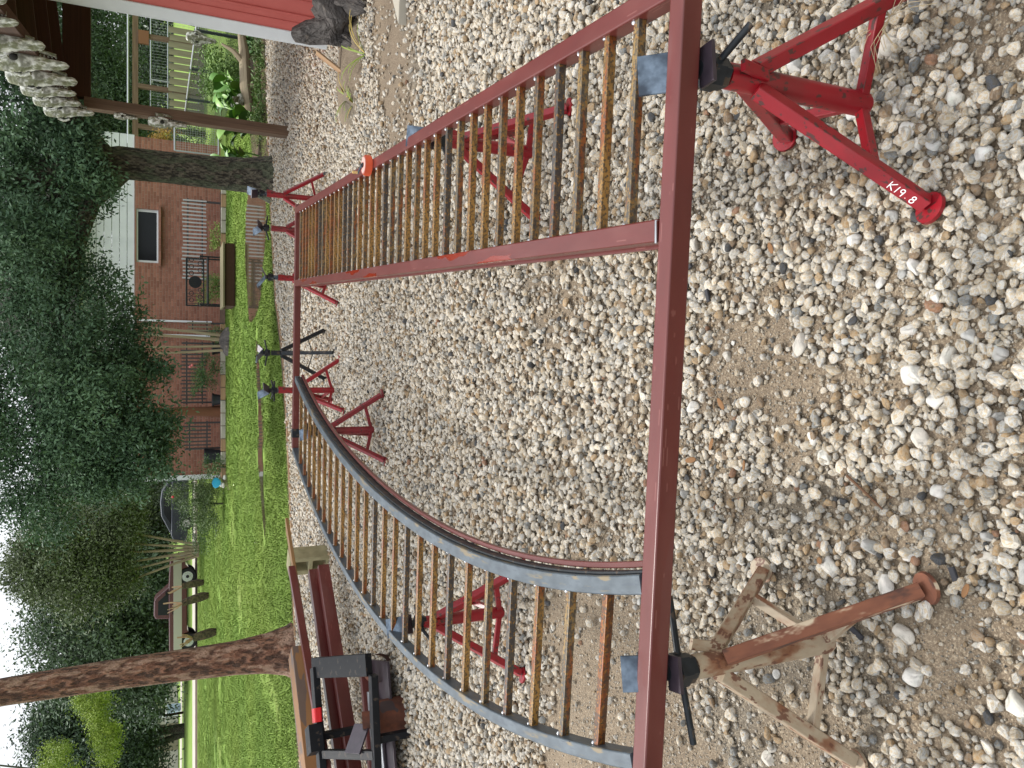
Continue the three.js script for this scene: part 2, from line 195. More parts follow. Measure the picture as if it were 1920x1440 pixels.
{
  const r = rng(99), m4 = new THREE.Matrix4(), qt = new THREE.Quaternion(), eu = new THREE.Euler(), col = new THREE.Color();
  // the largest-looking stones, each a part of the yard
  const bigGeo = [0, 1, 2, 3, 4, 5, 6, 7, 8, 9].map((k) => stoneGeo(700 + k * 13, 3, 0.62 + 0.2 * hash(k, 1, 2)));
  const bigMat = []; for (let i = 0; i < 14; i++) { const c = stoneColor(rng(31 + i * 7)); bigMat.push(std({ color: lin(Math.min(0.62, c[0] * 0.95), Math.min(0.6, c[1] * 0.95), Math.min(0.56, c[2] * 0.95)), vertexColors: true, roughness: 0.85, bumpMap: M.stone.bumpMap, bumpScale: 0.0015 })); }
  const feet0 = [[0.668, 1.321, 207], [-0.65, 1.432, -52]].flatMap(([x, f, a]) => [0, 1, 2].map((k) => [x + 0.304 * Math.cos((a + k * 120) * Math.PI / 180), f + 0.304 * Math.sin((a + k * 120) * Math.PI / 180)])); const placed = []; let n = 0, tries = 0;
  while (n < 300 && tries++ < 40000) {
    const f = 0.72 + 1.75 * Math.pow(r(), 1.5), x = (r() * 2 - 1) * (0.75 * f + 0.28); const s = (f < 1.5 ? 0.0205 : 0.018) * Math.exp(0.34 * gauss(r)) * (f < 1.25 ? 1.12 : 1);
    if (s > 0.034 || r() > 0.3 + 0.7 * cover(x, f)) continue; if (feet0.some((q) => Math.hypot(q[0] - x, q[1] - f) < 0.045 + s)) continue; if (placed.some((q) => Math.hypot(q[0] - x, q[1] - f) < (q[2] + s) * 0.8)) continue;
    placed.push([x, f, s]); const o = new THREE.Mesh(bigGeo[(r() * 10) | 0], bigMat[(r() * 14) | 0]); o.name = 'stone'; o.position.set(x, s * 0.32, -f); o.rotation.set(gauss(r) * 0.3, r() * 6.28, gauss(r) * 0.3); o.scale.setScalar(s); o.castShadow = o.receiveShadow = true; yard.add(o); n++;
  }
  const peb = new THREE.Group(); peb.name = 'pebbles'; peb.userData = { kind: 'stuff' }; yard.add(peb);
  const kinds = []; for (let k = 0; k < 8; k++) kinds.push(stoneGeo(900 + k * 11, 1, 0.55 + 0.3 * hash(k, 5, 6)));
  const lists = kinds.map(() => []), feet = [[0.668, 1.321, 207], [-0.65, 1.432, -52], [1.05, 3.13, -66], [-1.12, 3.45, 207], [-0.36, 5.95, -20]].flatMap(([x, f, a]) => [0, 1, 2].map((k) => [x + 0.304 * Math.cos((a + k * 120) * Math.PI / 180), f + 0.304 * Math.sin((a + k * 120) * Math.PI / 180)]));
  const put = (x, f, s, lift) => lists[(r() * 8) | 0].push([x, f, s, lift]);
  const field = (f0, f1, dens, s0, sig, smax, useCover, wmul, lift) => {
    const A = (f1 - f0); const steps = Math.ceil(A / 0.25);
    for (let k = 0; k < steps; k++) { const fa = f0 + k * A / steps, fb = fa + A / steps, half = Math.min(8.9, 0.62 * fb * wmul + 0.75), N = Math.round(dens * (fb - fa) * half * 2);
      for (let i = 0; i < N; i++) { const f = fa + r() * (fb - fa), x = (r() * 2 - 1) * half; const cv = useCover ? cover(x, f) : 1; if (r() > (useCover === 3 ? 0.9 - 0.6 * cv : Math.max(useCover === 2 ? 0.45 : 0.04, cv)) || f > edgeF(x) - 0.03 || feet.some((q) => (q[0] - x) ** 2 + (q[1] - f) ** 2 < 0.0019)) continue; const s = Math.min(smax, s0 * Math.exp(sig * gauss(r))); put(x, f, s, lift * r()); } }
  };
  field(0.55, 2.6, 5600, 0.0098, 0.42, 0.022, 1, 1.1, 0.4);
  field(0.55, 2.6, 5200, 0.0034, 0.4, 0.007, 2, 1.1, 0.4);
  field(0.6, 2.9, 9000, 0.0019, 0.3, 0.0035, 3, 1.05, 0.4);
  field(2.6, 4.6, 3400, 0.0128, 0.34, 0.026, 1, 1.1, 0.6);
  field(2.6, 4.2, 1800, 0.0042, 0.3, 0.007, 2, 1.1, 0.4);
  field(4.6, 8, 2600, 0.0138, 0.3, 0.027, 1, 1.1, 0.6);
  field(8, 13.5, 1300, 0.016, 0.3, 0.03, 1, 1.0, 0.6);
  kinds.forEach((g, k) => {
    const L = lists[k], im = new THREE.InstancedMesh(g, M.stone, L.length); im.name = 'pebble_layer'; im.userData = { kind: 'stuff' }; im.castShadow = im.receiveShadow = true;
    L.forEach(([x, f, s, lift], i) => { eu.set(gauss(r) * 0.45, r() * 6.283, gauss(r) * 0.45); qt.setFromEuler(eu); m4.compose(V3(x, s * (0.3 + lift * 1.5), -f), qt, V3(s * (0.85 + 0.4 * r()), s * (0.8 + 0.4 * r()), s)); im.setMatrixAt(i, m4); const c = stoneColor(r); im.setColorAt(i, col.setRGB(c[0], c[1], c[2])); });
    peb.add(im);
  });
  console.log('pebbles', lists.reduce((a, l) => a + l.length, 0), 'big', n);
}

// ---------- the welded frame ----------
const TOP = 0.62, T = 0.05, MID = TOP - T / 2;
const barDir = (x) => 1.405 - (x - 0.0) * 0.0845;        // forward distance of the near bar's centre line
const frame = thing('railing_frame', 'long dark red steel frame with straight and arched rows of rusty balusters on jack stands', 'metal frame', G(0, 0, 1.4));
const FO = V3(0, 0, 1.4), L = (x, h, f) => G(x, h, f).add(FO);
{
  obj('crossbar', bar(L(1.5, MID, barDir(1.5) - 0.028), L(-1.45, MID, barDir(-1.45) - 0.028), T, T, 0.005), M.primer, frame);
  const fx = (x) => 6.31 - (x - 0.77) * 0.085;
  obj('crossbar', bar(L(1.42, MID - 0.002, fx(1.42) - 0.03), L(-0.52, MID - 0.002, fx(-0.52) - 0.03), T, T, 0.005), M.primer, frame);
  const slopeR = 0.1085, slopeL = 0.0958, rx = (f) => 0.878 + (f - 1.679) * slopeR, lx = (f) => 0.336 + (f - 1.412) * slopeL;
  const nearR = barDir(0.85) + 0.0015, nearL = barDir(0.33) + 0.0015, far = 6.225;
  obj('side_rail', bar(L(rx(nearR), MID + 0.001, nearR), L(rx(far), MID + 0.001, far), T, T, 0.005), M.primer, frame);
  obj('side_rail', bar(L(lx(nearL), MID + 0.001, nearL), L(lx(far), MID + 0.001, far), T, T, 0.005), M.primerWet, frame);
  obj('flat_bar', bar(L(lx(nearL) - 0.01, MID - T / 2 - 0.0085, nearL), L(lx(far) - 0.01, MID - T / 2 - 0.0085, far), 0.045, 0.012, 0.002), M.primer, frame);
  obj('weld_seam', limb([L(lx(nearL) - 0.028, TOP + 0.001, nearL + 0.002), L(lx(nearL) + 0.02, TOP + 0.002, nearL + 0.001), L(lx(nearL) + 0.027, TOP - 0.03, nearL)], 0.003, 6), M.weld, frame);
  const beadG = new THREE.SphereGeometry(0.0055, 6, 4);
  const balGeo = {}; const r = rng(5);
  function baluster(a, b, k) {
    const n = V3().subVectors(b, a), o = obj('baluster', bar(a.clone().add(V3(0, 0, 0)), b, 0.022, 0.022, 0.002), M.rust[k], frame); n.normalize();
    for (const [p, s] of [[a, 1], [b, -1]]) for (const dz of [-0.011]) { const w = new THREE.Mesh(beadG, M.weld); w.name = 'weld_bead'; w.position.copy(p).addScaledVector(n, 0.003 * s).add(V3(0, 0.0105, dz)); w.scale.set(0.7 + r() * 0.8, 0.8, 0.7 + r() * 0.9); o.add(w); }
    return o;
  }
  // straight panel
  const kinds = [4, 1, 1, 3, 2, 0, 4, 1, 3, 0, 2, 1, 0, 2, 4, 3, 1];
  for (let k = 0; k < 38; k++) {
    const f0 = 1.484 + 0.127 * k; const h = MID + 0.004, fl = f0 + 0.03, frr = f0 - 0.012; if (fl > 6.15) break;
    baluster(L(rx(frr) - 0.0235, h, frr), L(lx(fl) + 0.0235, h, fl), kinds[(k * 7 + (k >> 2)) % kinds.length]);
  }
  // arched panel
  // plan curves of the two bent rails, x as a quartic of the forward distance
  const inner = [0.00194, -0.03217, 0.24738, -0.80047, 0.27858], outer = [0.00057, -0.01121, 0.15228, -0.73299, -0.07902];
  const arcX = (c, f) => c.reduce((a, k) => a * f + k, 0);
  const arc = (c, f0, f1, h, dx = 0) => { const o = []; for (let i = 0; i <= 48; i++) { const f = f0 + (f1 - f0) * i / 48; o.push(L(arcX(c, f) + dx, h, f)); } return o; };
  const ih = 0.6;
  obj('curved_rail', sweep(arc(inner, barDir(-0.43) + 0.001, 6.24, ih), 0.046, 0.04, 0.005), M.steel, frame);
  obj('curved_rail', sweep(arc(outer, 1.4785, 6.36, ih - 0.005), 0.038, 0.05, 0.005), M.steel, frame);
  obj('curved_trim_and_shade_bar', sweep(arc(inner, barDir(-0.43) + 0.001, 6.2, ih - 0.034, 0.044), 0.016, 0.018, 0.003), M.primer, frame);
  obj('curved_trim_and_shade_bar', sweep(arc(inner, barDir(-0.43) + 0.001, 6.2, ih - 0.014, 0.0275), 0.008, 0.036, 0.002), M.black, frame);  // black strip stands in for the shaded inner face of the steel rail
  const ck = [3, 0, 2, 1, 1, 4, 2, 2, 0, 1, 1, 3, 4, 1, 1, 2];
  for (let k = 0; k < 27; k++) {
    const fo = 1.655 + 0.1855 * k, fi = fo - 0.045; if (fo > 6.12) break;
    baluster(L(arcX(inner, fi) - 0.0225, ih - 0.002, fi), L(arcX(outer, fo) + 0.0185, ih - 0.002, fo), ck[(k * 5 + (k >> 2)) % ck.length]);
  }
  obj('splice_sleeve', bar(L(-0.36, MID - 0.001, fx(-0.36) - 0.03), L(-0.43, MID - 0.001, fx(-0.43) - 0.03), T + 0.006, T + 0.006, 0.004), M.black, frame);
}

// ---------- jack stands ----------
function makeStand(label, x, f, ang, m, o = {}) {
  const t = thing('jack_stand', label, 'jack stand', G(x, 0, f), 0);
  const P = (rad, a, h) => V3(Math.cos(a) * rad, h, -Math.sin(a) * rad);
  const a0 = ang * Math.PI / 180, legMat = o.legs || [m, m, m], tubeTop = o.top || 0.485, head = o.head || 0.548, spread = 0.292, lt = o.legTop || 0.41;
  for (let k = 0; k < 3; k++) {
    const a = a0 + k * 2.0944, p0 = P(0.026, a, lt), p1 = P(spread, a, 0.028), lg = obj('leg', bar(p0, p1, 0.034, 0.034, 0.004), legMat[k], t);
    const pad = limb([V3(0, -0.004, 0), V3(0, 0.004, 0)], [0.038, 0.036], 20); pad.rotateZ(0.25); pad.rotateY(a); const pp = P(spread + 0.012, a, 0.02); pad.translate(pp.x, pp.y, pp.z); obj('foot_pad', pad, legMat[k], lg);
    if (!o.thin) { const q = p0.clone().lerp(p1, 0.66); q.y -= 0.012; obj('brace', bar(P(0.02, a, 0.085), q, 0.024, 0.024, 0.003), o.brace || m, t); }
    else { const q = p0.clone().lerp(p1, 0.6); obj('brace', rod(P(0.0, a, 0.17), q, 0.005, 6), M.black, t); }
  }
  if (!o.thin) obj('column', limb([V3(0, 0.062, 0), V3(0, 0.07, 0), V3(0, tubeTop - 0.005, 0), V3(0, tubeTop, 0)], [0.024, 0.0285, 0.0285, 0.0265], 20), o.column || m, t);
  else obj('column', limb([V3(0, 0.36, 0), V3(0, tubeTop, 0)], 0.024, 16), M.black, t);
  if (!o.thin) { obj('latch', bar(P(0.03, a0 + 1.2, tubeTop - 0.09), P(0.05, a0 + 1.2, tubeTop - 0.005), 0.026, 0.012, 0.003), o.column || m, t); }
  if (o.inner) obj('inner_tube', limb([V3(0, tubeTop - 0.02, 0), V3(0, tubeTop + 0.05, 0)], 0.022, 16), M.plate, t);
  const n0 = head - 0.068;
  const nut = obj('nut', (() => { const g = limb([V3(0, n0, 0), V3(0, n0 + 0.016, 0), V3(0, n0 + 0.018, 0), V3(0, n0 + 0.046, 0), V3(0, n0 + 0.05, 0)], [0.034, 0.034, 0.039, 0.039, 0.032], 6); const q = g.toNonIndexed(); q.computeVertexNormals(); return q; })(), M.black, t);
  for (const s of o.handles || [0.3, 3.4]) { const a = (o.hang || 0) + s; obj('handle', rod(P(0.032, a, n0 + 0.028), P(0.032 + (o.hl || 0.1), a, n0 + 0.028 - (o.droop || 0.02)), 0.0078, 8), M.black, nut); }
  obj('screw', limb([V3(0, n0 + 0.03, 0), V3(0, head, 0)], 0.019, 14), M.black, t);
  // head: two plates
  const hy = o.yaw || 0, hd = new THREE.Group(); hd.name = 'head'; hd.position.set(0, head, 0); hd.rotation.y = hy; t.add(hd);
  const plate = (ang2, len, mt) => { const d = V3(0, Math.sin(ang2), -Math.cos(ang2)); const u = V3(0, Math.cos(ang2), Math.sin(ang2)); return obj('plate', sweep([d.clone().multiplyScalar(0.004).addScaledVector(u, 0.005), d.clone().multiplyScalar(len).addScaledVector(u, 0.005)], o.pw || 0.088, 0.009, 0.0025, u), mt, hd); };
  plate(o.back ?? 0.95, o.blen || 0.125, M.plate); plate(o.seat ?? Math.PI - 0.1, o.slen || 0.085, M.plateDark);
  return t;
}
{
  const bx = (x) => barDir(x) - 0.028;
  const near = makeStand('red jack stand with handwritten white marks holding up the red crossbar', 0.668, bx(0.665) - 0.004, 207, M.red, { yaw: 0.08, back: 0.9, handles: [-0.95], hang: 0, hl: 0.085, droop: 0.02, head: 0.5598, seat: Math.PI, slen: 0.048 });
  // handwriting on the leg that points toward the camera side
  const c = document.createElement('canvas'); c.width = 512; c.height = 128; const x = c.getContext('2d'); x.fillStyle = '#000'; x.fillRect(0, 0, 512, 128); x.strokeStyle = '#fff'; x.lineWidth = 13; x.lineCap = 'round'; x.lineJoin = 'round';
  const st = (pts) => { x.beginPath(); pts.forEach(([a, b], i) => i ? x.lineTo(a, b) : x.moveTo(a, b)); x.stroke(); };
  st([[34, 18], [40, 112]]); st([[108, 12], [44, 66], [112, 112]]); st([[160, 22], [158, 110]]);
  x.beginPath(); x.ellipse(232, 44, 26, 24, 0, 0, 7); x.stroke(); st([[258, 44], [254, 112]]); x.beginPath(); x.arc(320, 100, 6, 0, 7); x.fillStyle = '#fff'; x.fill();
  x.beginPath(); x.ellipse(410, 40, 24, 21, 0.2, 0, 7); x.stroke(); x.beginPath(); x.ellipse(412, 88, 28, 24, 0, 0, 7); x.stroke();
  const at = new THREE.CanvasTexture(c);
  const a = 207 * Math.PI / 180, dir = V3(Math.cos(a) * 0.266, -0.382, -Math.sin(a) * 0.266).normalize(), side = V3().crossVectors(dir, V3(0, 1, 0)).normalize(), up = V3().crossVectors(side, dir);
  const p0 = V3(Math.cos(a) * 0.026, 0.41, -Math.sin(a) * 0.026), g = new THREE.PlaneGeometry(0.088, 0.024), mm = new THREE.Matrix4().makeBasis(dir, up.clone().cross(dir).multiplyScalar(1), up); g.applyMatrix4(mm); const ct = p0.clone().addScaledVector(dir, 0.405).addScaledVector(up, 0.0178); g.translate(ct.x, ct.y, ct.z);
  obj('marking', g, std({ color: 0xf2f0ee, roughness: 0.6, alphaMap: at, transparent: true, alphaTest: 0.4 }), near);
  makeStand('cream painted jack stand with heavy rust propping the red crossbar under the arched panel', -0.65, bx(-0.65) - 0.004, -52, M.cream, { legs: [M.rustLeg, M.cream, M.cream], yaw: 0.15, back: 1.0, handles: [0.35, 3.35], hl: 0.13, droop: 0.01, pw: 0.08, blen: 0.1, head: 0.5598, seat: Math.PI, slen: 0.048 });
  makeStand('red jack stand beneath the straight baluster panel', 1.05, 3.13, -66, M.red, { yaw: -0.3, back: 0.8, seat: 2.35, handles: [0.4, 3.5], head: 0.53 });
  makeStand('red jack stand beneath the arched baluster panel with one foot on sandy ground', -1.12, 3.45, 207, M.red, { yaw: 0.4, back: 0.8, seat: 2.35, handles: [1.2, 4.3], head: 0.53 });
  makeStand('dull red jack stand carrying the inner arched rail', -0.36, 5.95, -20, M.redDull, { yaw: 0.4, back: 0.7, seat: 2.4, head: 0.53 });
  makeStand('idle red jack stand with bluish sheen behind the red crossbar', -0.06, 7.45, -10, M.red, { yaw: 0.7, back: 0.85, seat: 2.3, top: 0.58, head: 0.66, inner: 1, handles: [0.8, 2.2, 3.9, 5.4], droop: -0.01 });
  makeStand('idle red jack stand with white paint nick behind the straight panel end', 1.03, 7.7, 217, M.red, { yaw: 1.1, back: 0.6, seat: 2.6, top: 0.55, head: 0.66, inner: 1, handles: [1.4, 4.5] });
  makeStand('idle dull red jack stand between the other stands behind the straight panel', 1.58, 8.1, 210, M.redDull, { yaw: 0.4, back: 0.6, seat: 2.5, top: 0.56, head: 0.65, handles: [0.2, 3.4] });
  makeStand('idle red jack stand with tilted head in front of the oak trunk', 1.97, 8.3, -40, M.red, { yaw: -0.5, back: 0.8, seat: 2.2, top: 0.58, head: 0.67, inner: 1, handles: [1.1, 4.4] });
  makeStand('black angle iron jack stand with thin braces behind the red crossbar', 0.31, 7.95, -90, M.black, { thin: 1, legTop: 0.48, yaw: 2.4, back: 0.55, seat: 2.6, top: 0.58, head: 0.66, handles: [0.2, 1.7, 3.3, 4.8], droop: -0.02 });
}
// ---------- tape measure on the straight rail ----------
{
  const f = 3.84, x = 0.878 + (f - 1.679) * 0.1085, t = thing('tape_measure', 'orange tape measure reel lying on the straight red rail', 'tape measure', G(x - 0.006, TOP + 0.002, f), 0.25);
  const or = std({ color: lin(0.62, 0.09, 0.035), roughness: 0.35 }), pale = std({ color: lin(0.66, 0.34, 0.3), roughness: 0.4 });
  obj('case', limb([V3(0, 0, 0), V3(0, 0.006, 0), V3(0, 0.03, 0), V3(0, 0.036, 0)], [0.046, 0.052, 0.052, 0.046], 30), or, t);
  obj('face_ring', limb([V3(0, 0.036, 0), V3(0, 0.0385, 0)], [0.045, 0.04], 30), pale, t);
  obj('hub', limb([V3(0, 0.0385, 0), V3(0, 0.044, 0)], 0.013, 14), M.black, t);
  obj('crank', bar(V3(0, 0.046, 0), V3(0.0, 0.046, -0.085), 0.014, 0.006, 0.002), M.plate, t);
  obj('grip', limb([V3(0, 0.046, -0.08), V3(0, 0.075, -0.082)], 0.007, 8), std({ color: lin(0.6, 0.4, 0.15), roughness: 0.5 }), t);
}
// ---------- more materials ----------
const wood = (a, b, s, m = 0.6) => tex(128, m * 0.4, (u, v) => { const n = fbm(u, v, 4, 4, s), g = pn(u, v * 0.06 + n * 0.02, 40, s + 3); return mixc(a, b, 0.55 * n + 0.45 * g); }, true, 512, m * 2.5);
M.post = std({ map: wood([82, 64, 50], [136, 114, 92], 801), roughness: 0.9 });
M.greyWood = std({ map: wood([104, 98, 80], [160, 152, 130], 811), roughness: 0.95 });
M.darkWood = std({ map: wood([48, 30, 18], [82, 54, 34], 821), roughness: 0.95 });
M.timber = std({ map: wood([88, 82, 58], [132, 122, 92], 831), roughness: 0.95 });
M.tan = std({ map: wood([134, 104, 78], [186, 156, 122], 841), roughness: 0.95 });
M.bark = std({ roughness: 0.95, map: tex(256, 0.6, (u, v) => { const n = fbm(u, v, 16, 5, 851), q = fbm(u, v, 4, 4, 861); let c = mixc([44, 40, 34], [112, 106, 90], sm(0.25, 0.75, n)); if (q > 0.55) c = mixc(c, [84, 98, 72], 0.45); return c; }, true, 512, 0.8), bumpMap: grey(256, 0.6, (u, v) => fbm(u, v, 16, 5, 851), 512, 0.8), bumpScale: 0.06 });
M.pineBark = std({ roughness: 0.95, map: tex(256, 0.8, (u, v) => { const n = fbm(u, v, 14, 5, 871), q = fbm(u, v, 5, 5, 881); let c = mixc([70, 50, 40], [150, 112, 90], sm(0.2, 0.8, n)); c = mixc(c, [136, 84, 62], sm(0.4, 0.62, fbm(u, v, 4, 4, 887)) * 0.3); if (q > 0.55) c = mixc(c, [166, 138, 118], sm(0.55, 0.68, q) * 0.8); if (q < 0.36) c = mixc(c, [58, 44, 36], 0.7); return c; }, true, 512, 1.0), bumpMap: grey(256, 0.8, (u, v) => fbm(u, v, 14, 5, 871), 512, 1.0), bumpScale: 0.08 });
M.paleBark = std({ roughness: 0.9, map: wood([112, 98, 78], [170, 156, 130], 891) });
M.bone = std({ roughness: 0.75, map: tex(256, 0.4, (u, v) => { const n = fbm(u, v, 10, 5, 901), q = fbm(u, v, 6, 4, 911); let c = mixc([124, 124, 112], [216, 216, 208], sm(0.25, 0.7, n)); if (q > 0.5) c = mixc(c, [104, 106, 78], sm(0.5, 0.66, q) * 0.8); return c; }), bumpMap: grey(256, 0.4, (u, v) => fbm(u, v, 12, 4, 905)), bumpScale: 0.012 });
M.blackPaint = new THREE.MeshPhysicalMaterial({ roughness: 0.5, specularIntensity: 0.35, map: tex(128, 0.3, (u, v) => { const n = fbm(u, v, 8, 4, 407), k = 0.8 + 0.4 * n; let c = [20 * k, 22 * k, 26 * k]; if (n > 0.7) c = [58, 50, 44]; return c; }) });
M.socketShade = std({ color: lin(0.03, 0.03, 0.025), roughness: 1 });  // near-black fill, painted shade for the hollow of the eye
M.shedRed = std({ roughness: 0.5, map: tex(128, 1, (u, v) => { const n = fbm(u, v, 5, 4, 921); return mixc([186, 88, 80], [198, 102, 94], n); }) });
M.white = std({ roughness: 0.55, map: tex(128, 1, (u, v) => { const n = fbm(u, v, 5, 4, 931); return mixc([204, 208, 210], [224, 227, 228], n); }) });
M.brick = std({ roughness: 0.9, map: tex(512, 1.2, (u, v) => {
  const row = Math.floor(v * 16), fx = u * 6 + (row % 2) * 0.5, ci = Math.floor(fx), a = fx - ci, b = v * 16 - row; const k = hash(((ci % 6) + 6) % 6, row, 941), n = fbm(u, v, 16, 3, 951);
  if (b < 0.14 || a < 0.05) return mixc([148, 120, 104], [166, 140, 122], n); return mixc(mixc([136, 90, 73], [172, 121, 100], k), [112, 72, 60], n * 0.5);
}), bumpMap: grey(512, 1.2, (u, v) => { const row = Math.floor(v * 16), fx = u * 6 + (row % 2) * 0.5, a = fx - Math.floor(fx), b = v * 16 - row; return b < 0.14 || a < 0.05 ? 0 : 1; }), bumpScale: 0.008 });
M.concrete = std({ roughness: 0.9, map: tex(256, 2, (u, v) => { const n = fbm(u, v, 6, 5, 961); return mixc([150, 144, 130], [190, 184, 170], n); }) });
M.block = std({ roughness: 0.95, map: tex(128, 0.4, (u, v) => { const n = fbm(u, v, 6, 5, 971); return mixc([118, 112, 82], [166, 158, 124], n); }) });
M.glass = new THREE.MeshPhysicalMaterial({ color: lin(0.012, 0.014, 0.018), roughness: 0.12, metalness: 0, specularIntensity: 0.6 });
M.screen = std({ color: lin(0.016, 0.018, 0.024), roughness: 0.6 });
M.galv = std({ color: lin(0.42, 0.44, 0.46), roughness: 0.4, metalness: 0.6 });
M.darkPipe = std({ color: lin(0.03, 0.042, 0.04), roughness: 0.6, metalness: 0.2 });
M.roof = std({ color: lin(0.09, 0.085, 0.08), roughness: 0.95 });
M.rustPipe = std({ roughness: 0.85, map: tex(256, 0.3, (u, v) => { const n = fbm(u, v, 6, 5, 981), q = fbm(u, v, 2, 3, 985); let c = mixc([58, 34, 26], [118, 66, 44], n); if (q > 0.6) c = mixc(c, [54, 52, 58], 0.7); return c; }) });
M.rustBeam = std({ roughness: 0.7, map: tex(256, 0.5, (u, v) => { const n = fbm(u, v, 3, 5, 991), q = fbm(u, v, 5, 4, 993); let c = mixc([108, 78, 52], [164, 116, 66], n); if (q > 0.58) c = mixc(c, [80, 76, 82], 0.6); return c; }, true, 512, 2) });
M.brown = std({ roughness: 0.6, map: tex(128, 0.1, (u, v) => mixc([110, 80, 46], [156, 118, 70], fbm(u, v, 5, 4, 996)), true, 512, 1.5) });
M.char = std({ roughness: 0.8, map: tex(256, 0.5, (u, v) => { const n = fbm(u, v * 0.5, 10, 5, 1001), q = fbm(u, v, 3, 4, 1003); let c = mixc([38, 34, 32], [92, 86, 82], n); if (q > 0.42) c = mixc(c, [140, 126, 108], sm(0.42, 0.56, q)); return c; }), bumpMap: grey(256, 0.5, (u, v) => fbm(u, v * 0.5, 10, 5, 1001)), bumpScale: 0.06 });
const paint = (r, g, b, o = {}) => new THREE.MeshPhysicalMaterial({ color: lin(r, g, b), roughness: 0.35, clearcoat: 0.6, clearcoatRoughness: 0.1, ...o });
M.maroon = paint(0.085, 0.008, 0.014); M.beige = paint(0.42, 0.40, 0.34); M.carBlack = paint(0.012, 0.018, 0.03); M.rubber = std({ color: lin(0.014, 0.014, 0.015), roughness: 0.85 }); M.chrome = std({ color: lin(0.55, 0.56, 0.58), roughness: 0.25, metalness: 0.9 });
M.tail = std({ color: lin(0.35, 0.01, 0.015), roughness: 0.25 });

// ---------- lawn: blades, puddle, drive ----------
const inPuddle = (x, f) => Math.hypot((x - 2.75) / 1.65, (f - 15.0) / 1.75) < 0.95 + 0.25 * (noise2(x * 2, f * 2, 4) - 0.5) || Math.hypot((x + 0.9) / 2.1, (f - 14.1 - (x + 0.9) * 0.28) / 0.42) < 0.85 + 0.4 * (noise2(x * 3, f * 3, 8) - 0.5);
{
  const blade = []; const r = rng(44); const pos = [], nor = [], idx = [];
  for (let k = 0; k < 16; k++) { const a = r() * 6.28, b = r() * 6.28, x = gauss(r) * 0.045, z = gauss(r) * 0.045, h = 0.018 + 0.018 * r(), w = 0.0028, dx = Math.cos(b) * h * 0.5, dz = Math.sin(b) * h * 0.5, q = pos.length / 3; pos.push(x - Math.cos(a) * w, 0, z - Math.sin(a) * w, x + Math.cos(a) * w, 0, z + Math.sin(a) * w, x + dx * 0.4 - Math.cos(a) * w * 0.8, h * 0.65, z + dz * 0.4 - Math.sin(a) * w * 0.8, x + dx * 0.4 + Math.cos(a) * w * 0.8, h * 0.65, z + dz * 0.4 + Math.sin(a) * w * 0.8, x + dx, h, z + dz); for (let i = 0; i < 5; i++) nor.push(-Math.sin(a) * 0.08, 1, Math.cos(a) * 0.08); idx.push(q, q + 1, q + 2, q + 1, q + 3, q + 2, q + 2, q + 3, q + 4); }
  const g = new THREE.BufferGeometry(); g.setAttribute('position', new THREE.Float32BufferAttribute(pos, 3)); g.setAttribute('normal', new THREE.Float32BufferAttribute(nor, 3)); g.setIndex(idx);
  const list = []; for (let i = 0; i < 170000; i++) { const f = 9.5 + 28 * Math.pow(r(), 1.35), x = (r() * 2 - 1) * (0.62 * f + 1.5); if (f < edgeF(x) + 0.2 + 0.25 * noise2(x * 5, 3, 2) || inPuddle(x, f) || (f > 21.7 && x > -2.6)) continue; if (noise2(x * 0.8, f * 0.5, 12) < 0.2 && r() < 0.7) continue; list.push([x, f]); }
  const im = new THREE.InstancedMesh(g, std({ color: 0xffffff, roughness: 0.8 }), list.length); im.name = 'grass'; im.userData = { kind: 'stuff', label: 'short bright green lawn grass', category: 'grass' }; const m4 = new THREE.Matrix4(), c = new THREE.Color();
  list.forEach(([x, f], i) => { const s = (0.7 + 0.5 * r()) * (f > 18 ? 1.1 : 0.95), a = r() * 6.28; m4.makeRotationY(a).scale(V3(s * 1.2, s * 0.8, s * 1.2)).setPosition(x, -0.034, -f); im.setMatrixAt(i, m4); const n = noise2(x * 0.7, f * 0.7, 21), q = 0.92 + 0.16 * r(); c.setRGB((0.19 + 0.07 * n) * q, (0.31 + 0.06 * n) * q, (0.045 + 0.015 * n) * q); im.setColorAt(i, c); });
  scene.add(im);
  const pd = []; for (let i = 0; i < 90; i++) { const a = i / 90 * 6.2832; let lo = 0.3, hi = 3; const ok = (s) => inPuddle2(2.75 + Math.cos(a) * s, 15 + Math.sin(a) * s); for (let k = 0; k < 18; k++) { const md = (lo + hi) / 2; ok(md) ? lo = md : hi = md; } pd.push([2.75 + Math.cos(a) * lo, 15 + Math.sin(a) * lo]); }
  M.puddle = new THREE.MeshPhysicalMaterial({ color: lin(0.085, 0.062, 0.038), roughness: 0.06, clearcoat: 0.5, clearcoatRoughness: 0.03 });
  struct(obj('puddle', sheet(pd, -0.026), M.puddle), 'shallow brown rain puddle on the lawn');
  const p2 = []; for (let i = 0; i < 120; i++) { const a = i / 120 * 6.2832, k = 0.6 + 0.8 * noise2(Math.cos(a) * 9 + 3, Math.sin(a) * 9, 8), x = -0.9 + Math.cos(a) * 1.7; p2.push([x, 14.1 + (x + 0.9) * 0.28 + 0.18 * Math.sin(x * 3) + Math.sin(a) * 0.36 * k]); }
  struct(obj('puddle', sheet(p2, -0.026), M.puddle), 'narrow streak of rain water on the lawn');
}
function inPuddle2(x, f) { return Math.hypot((x - 2.75) / 1.65, (f - 15.0) / 1.75) < 0.95 + 0.25 * (noise2(x * 2, f * 2, 4) - 0.5); }
struct(obj('driveway', sheet([[-60, 40.2], [-4, 40.2], [-4, 43.8], [-60, 43.4]], -0.02), M.concrete));
struct(obj('road', sheet([[-90, 72], [-16, 62], [-16, 65.5], [-90, 84]], -0.02), M.concrete));
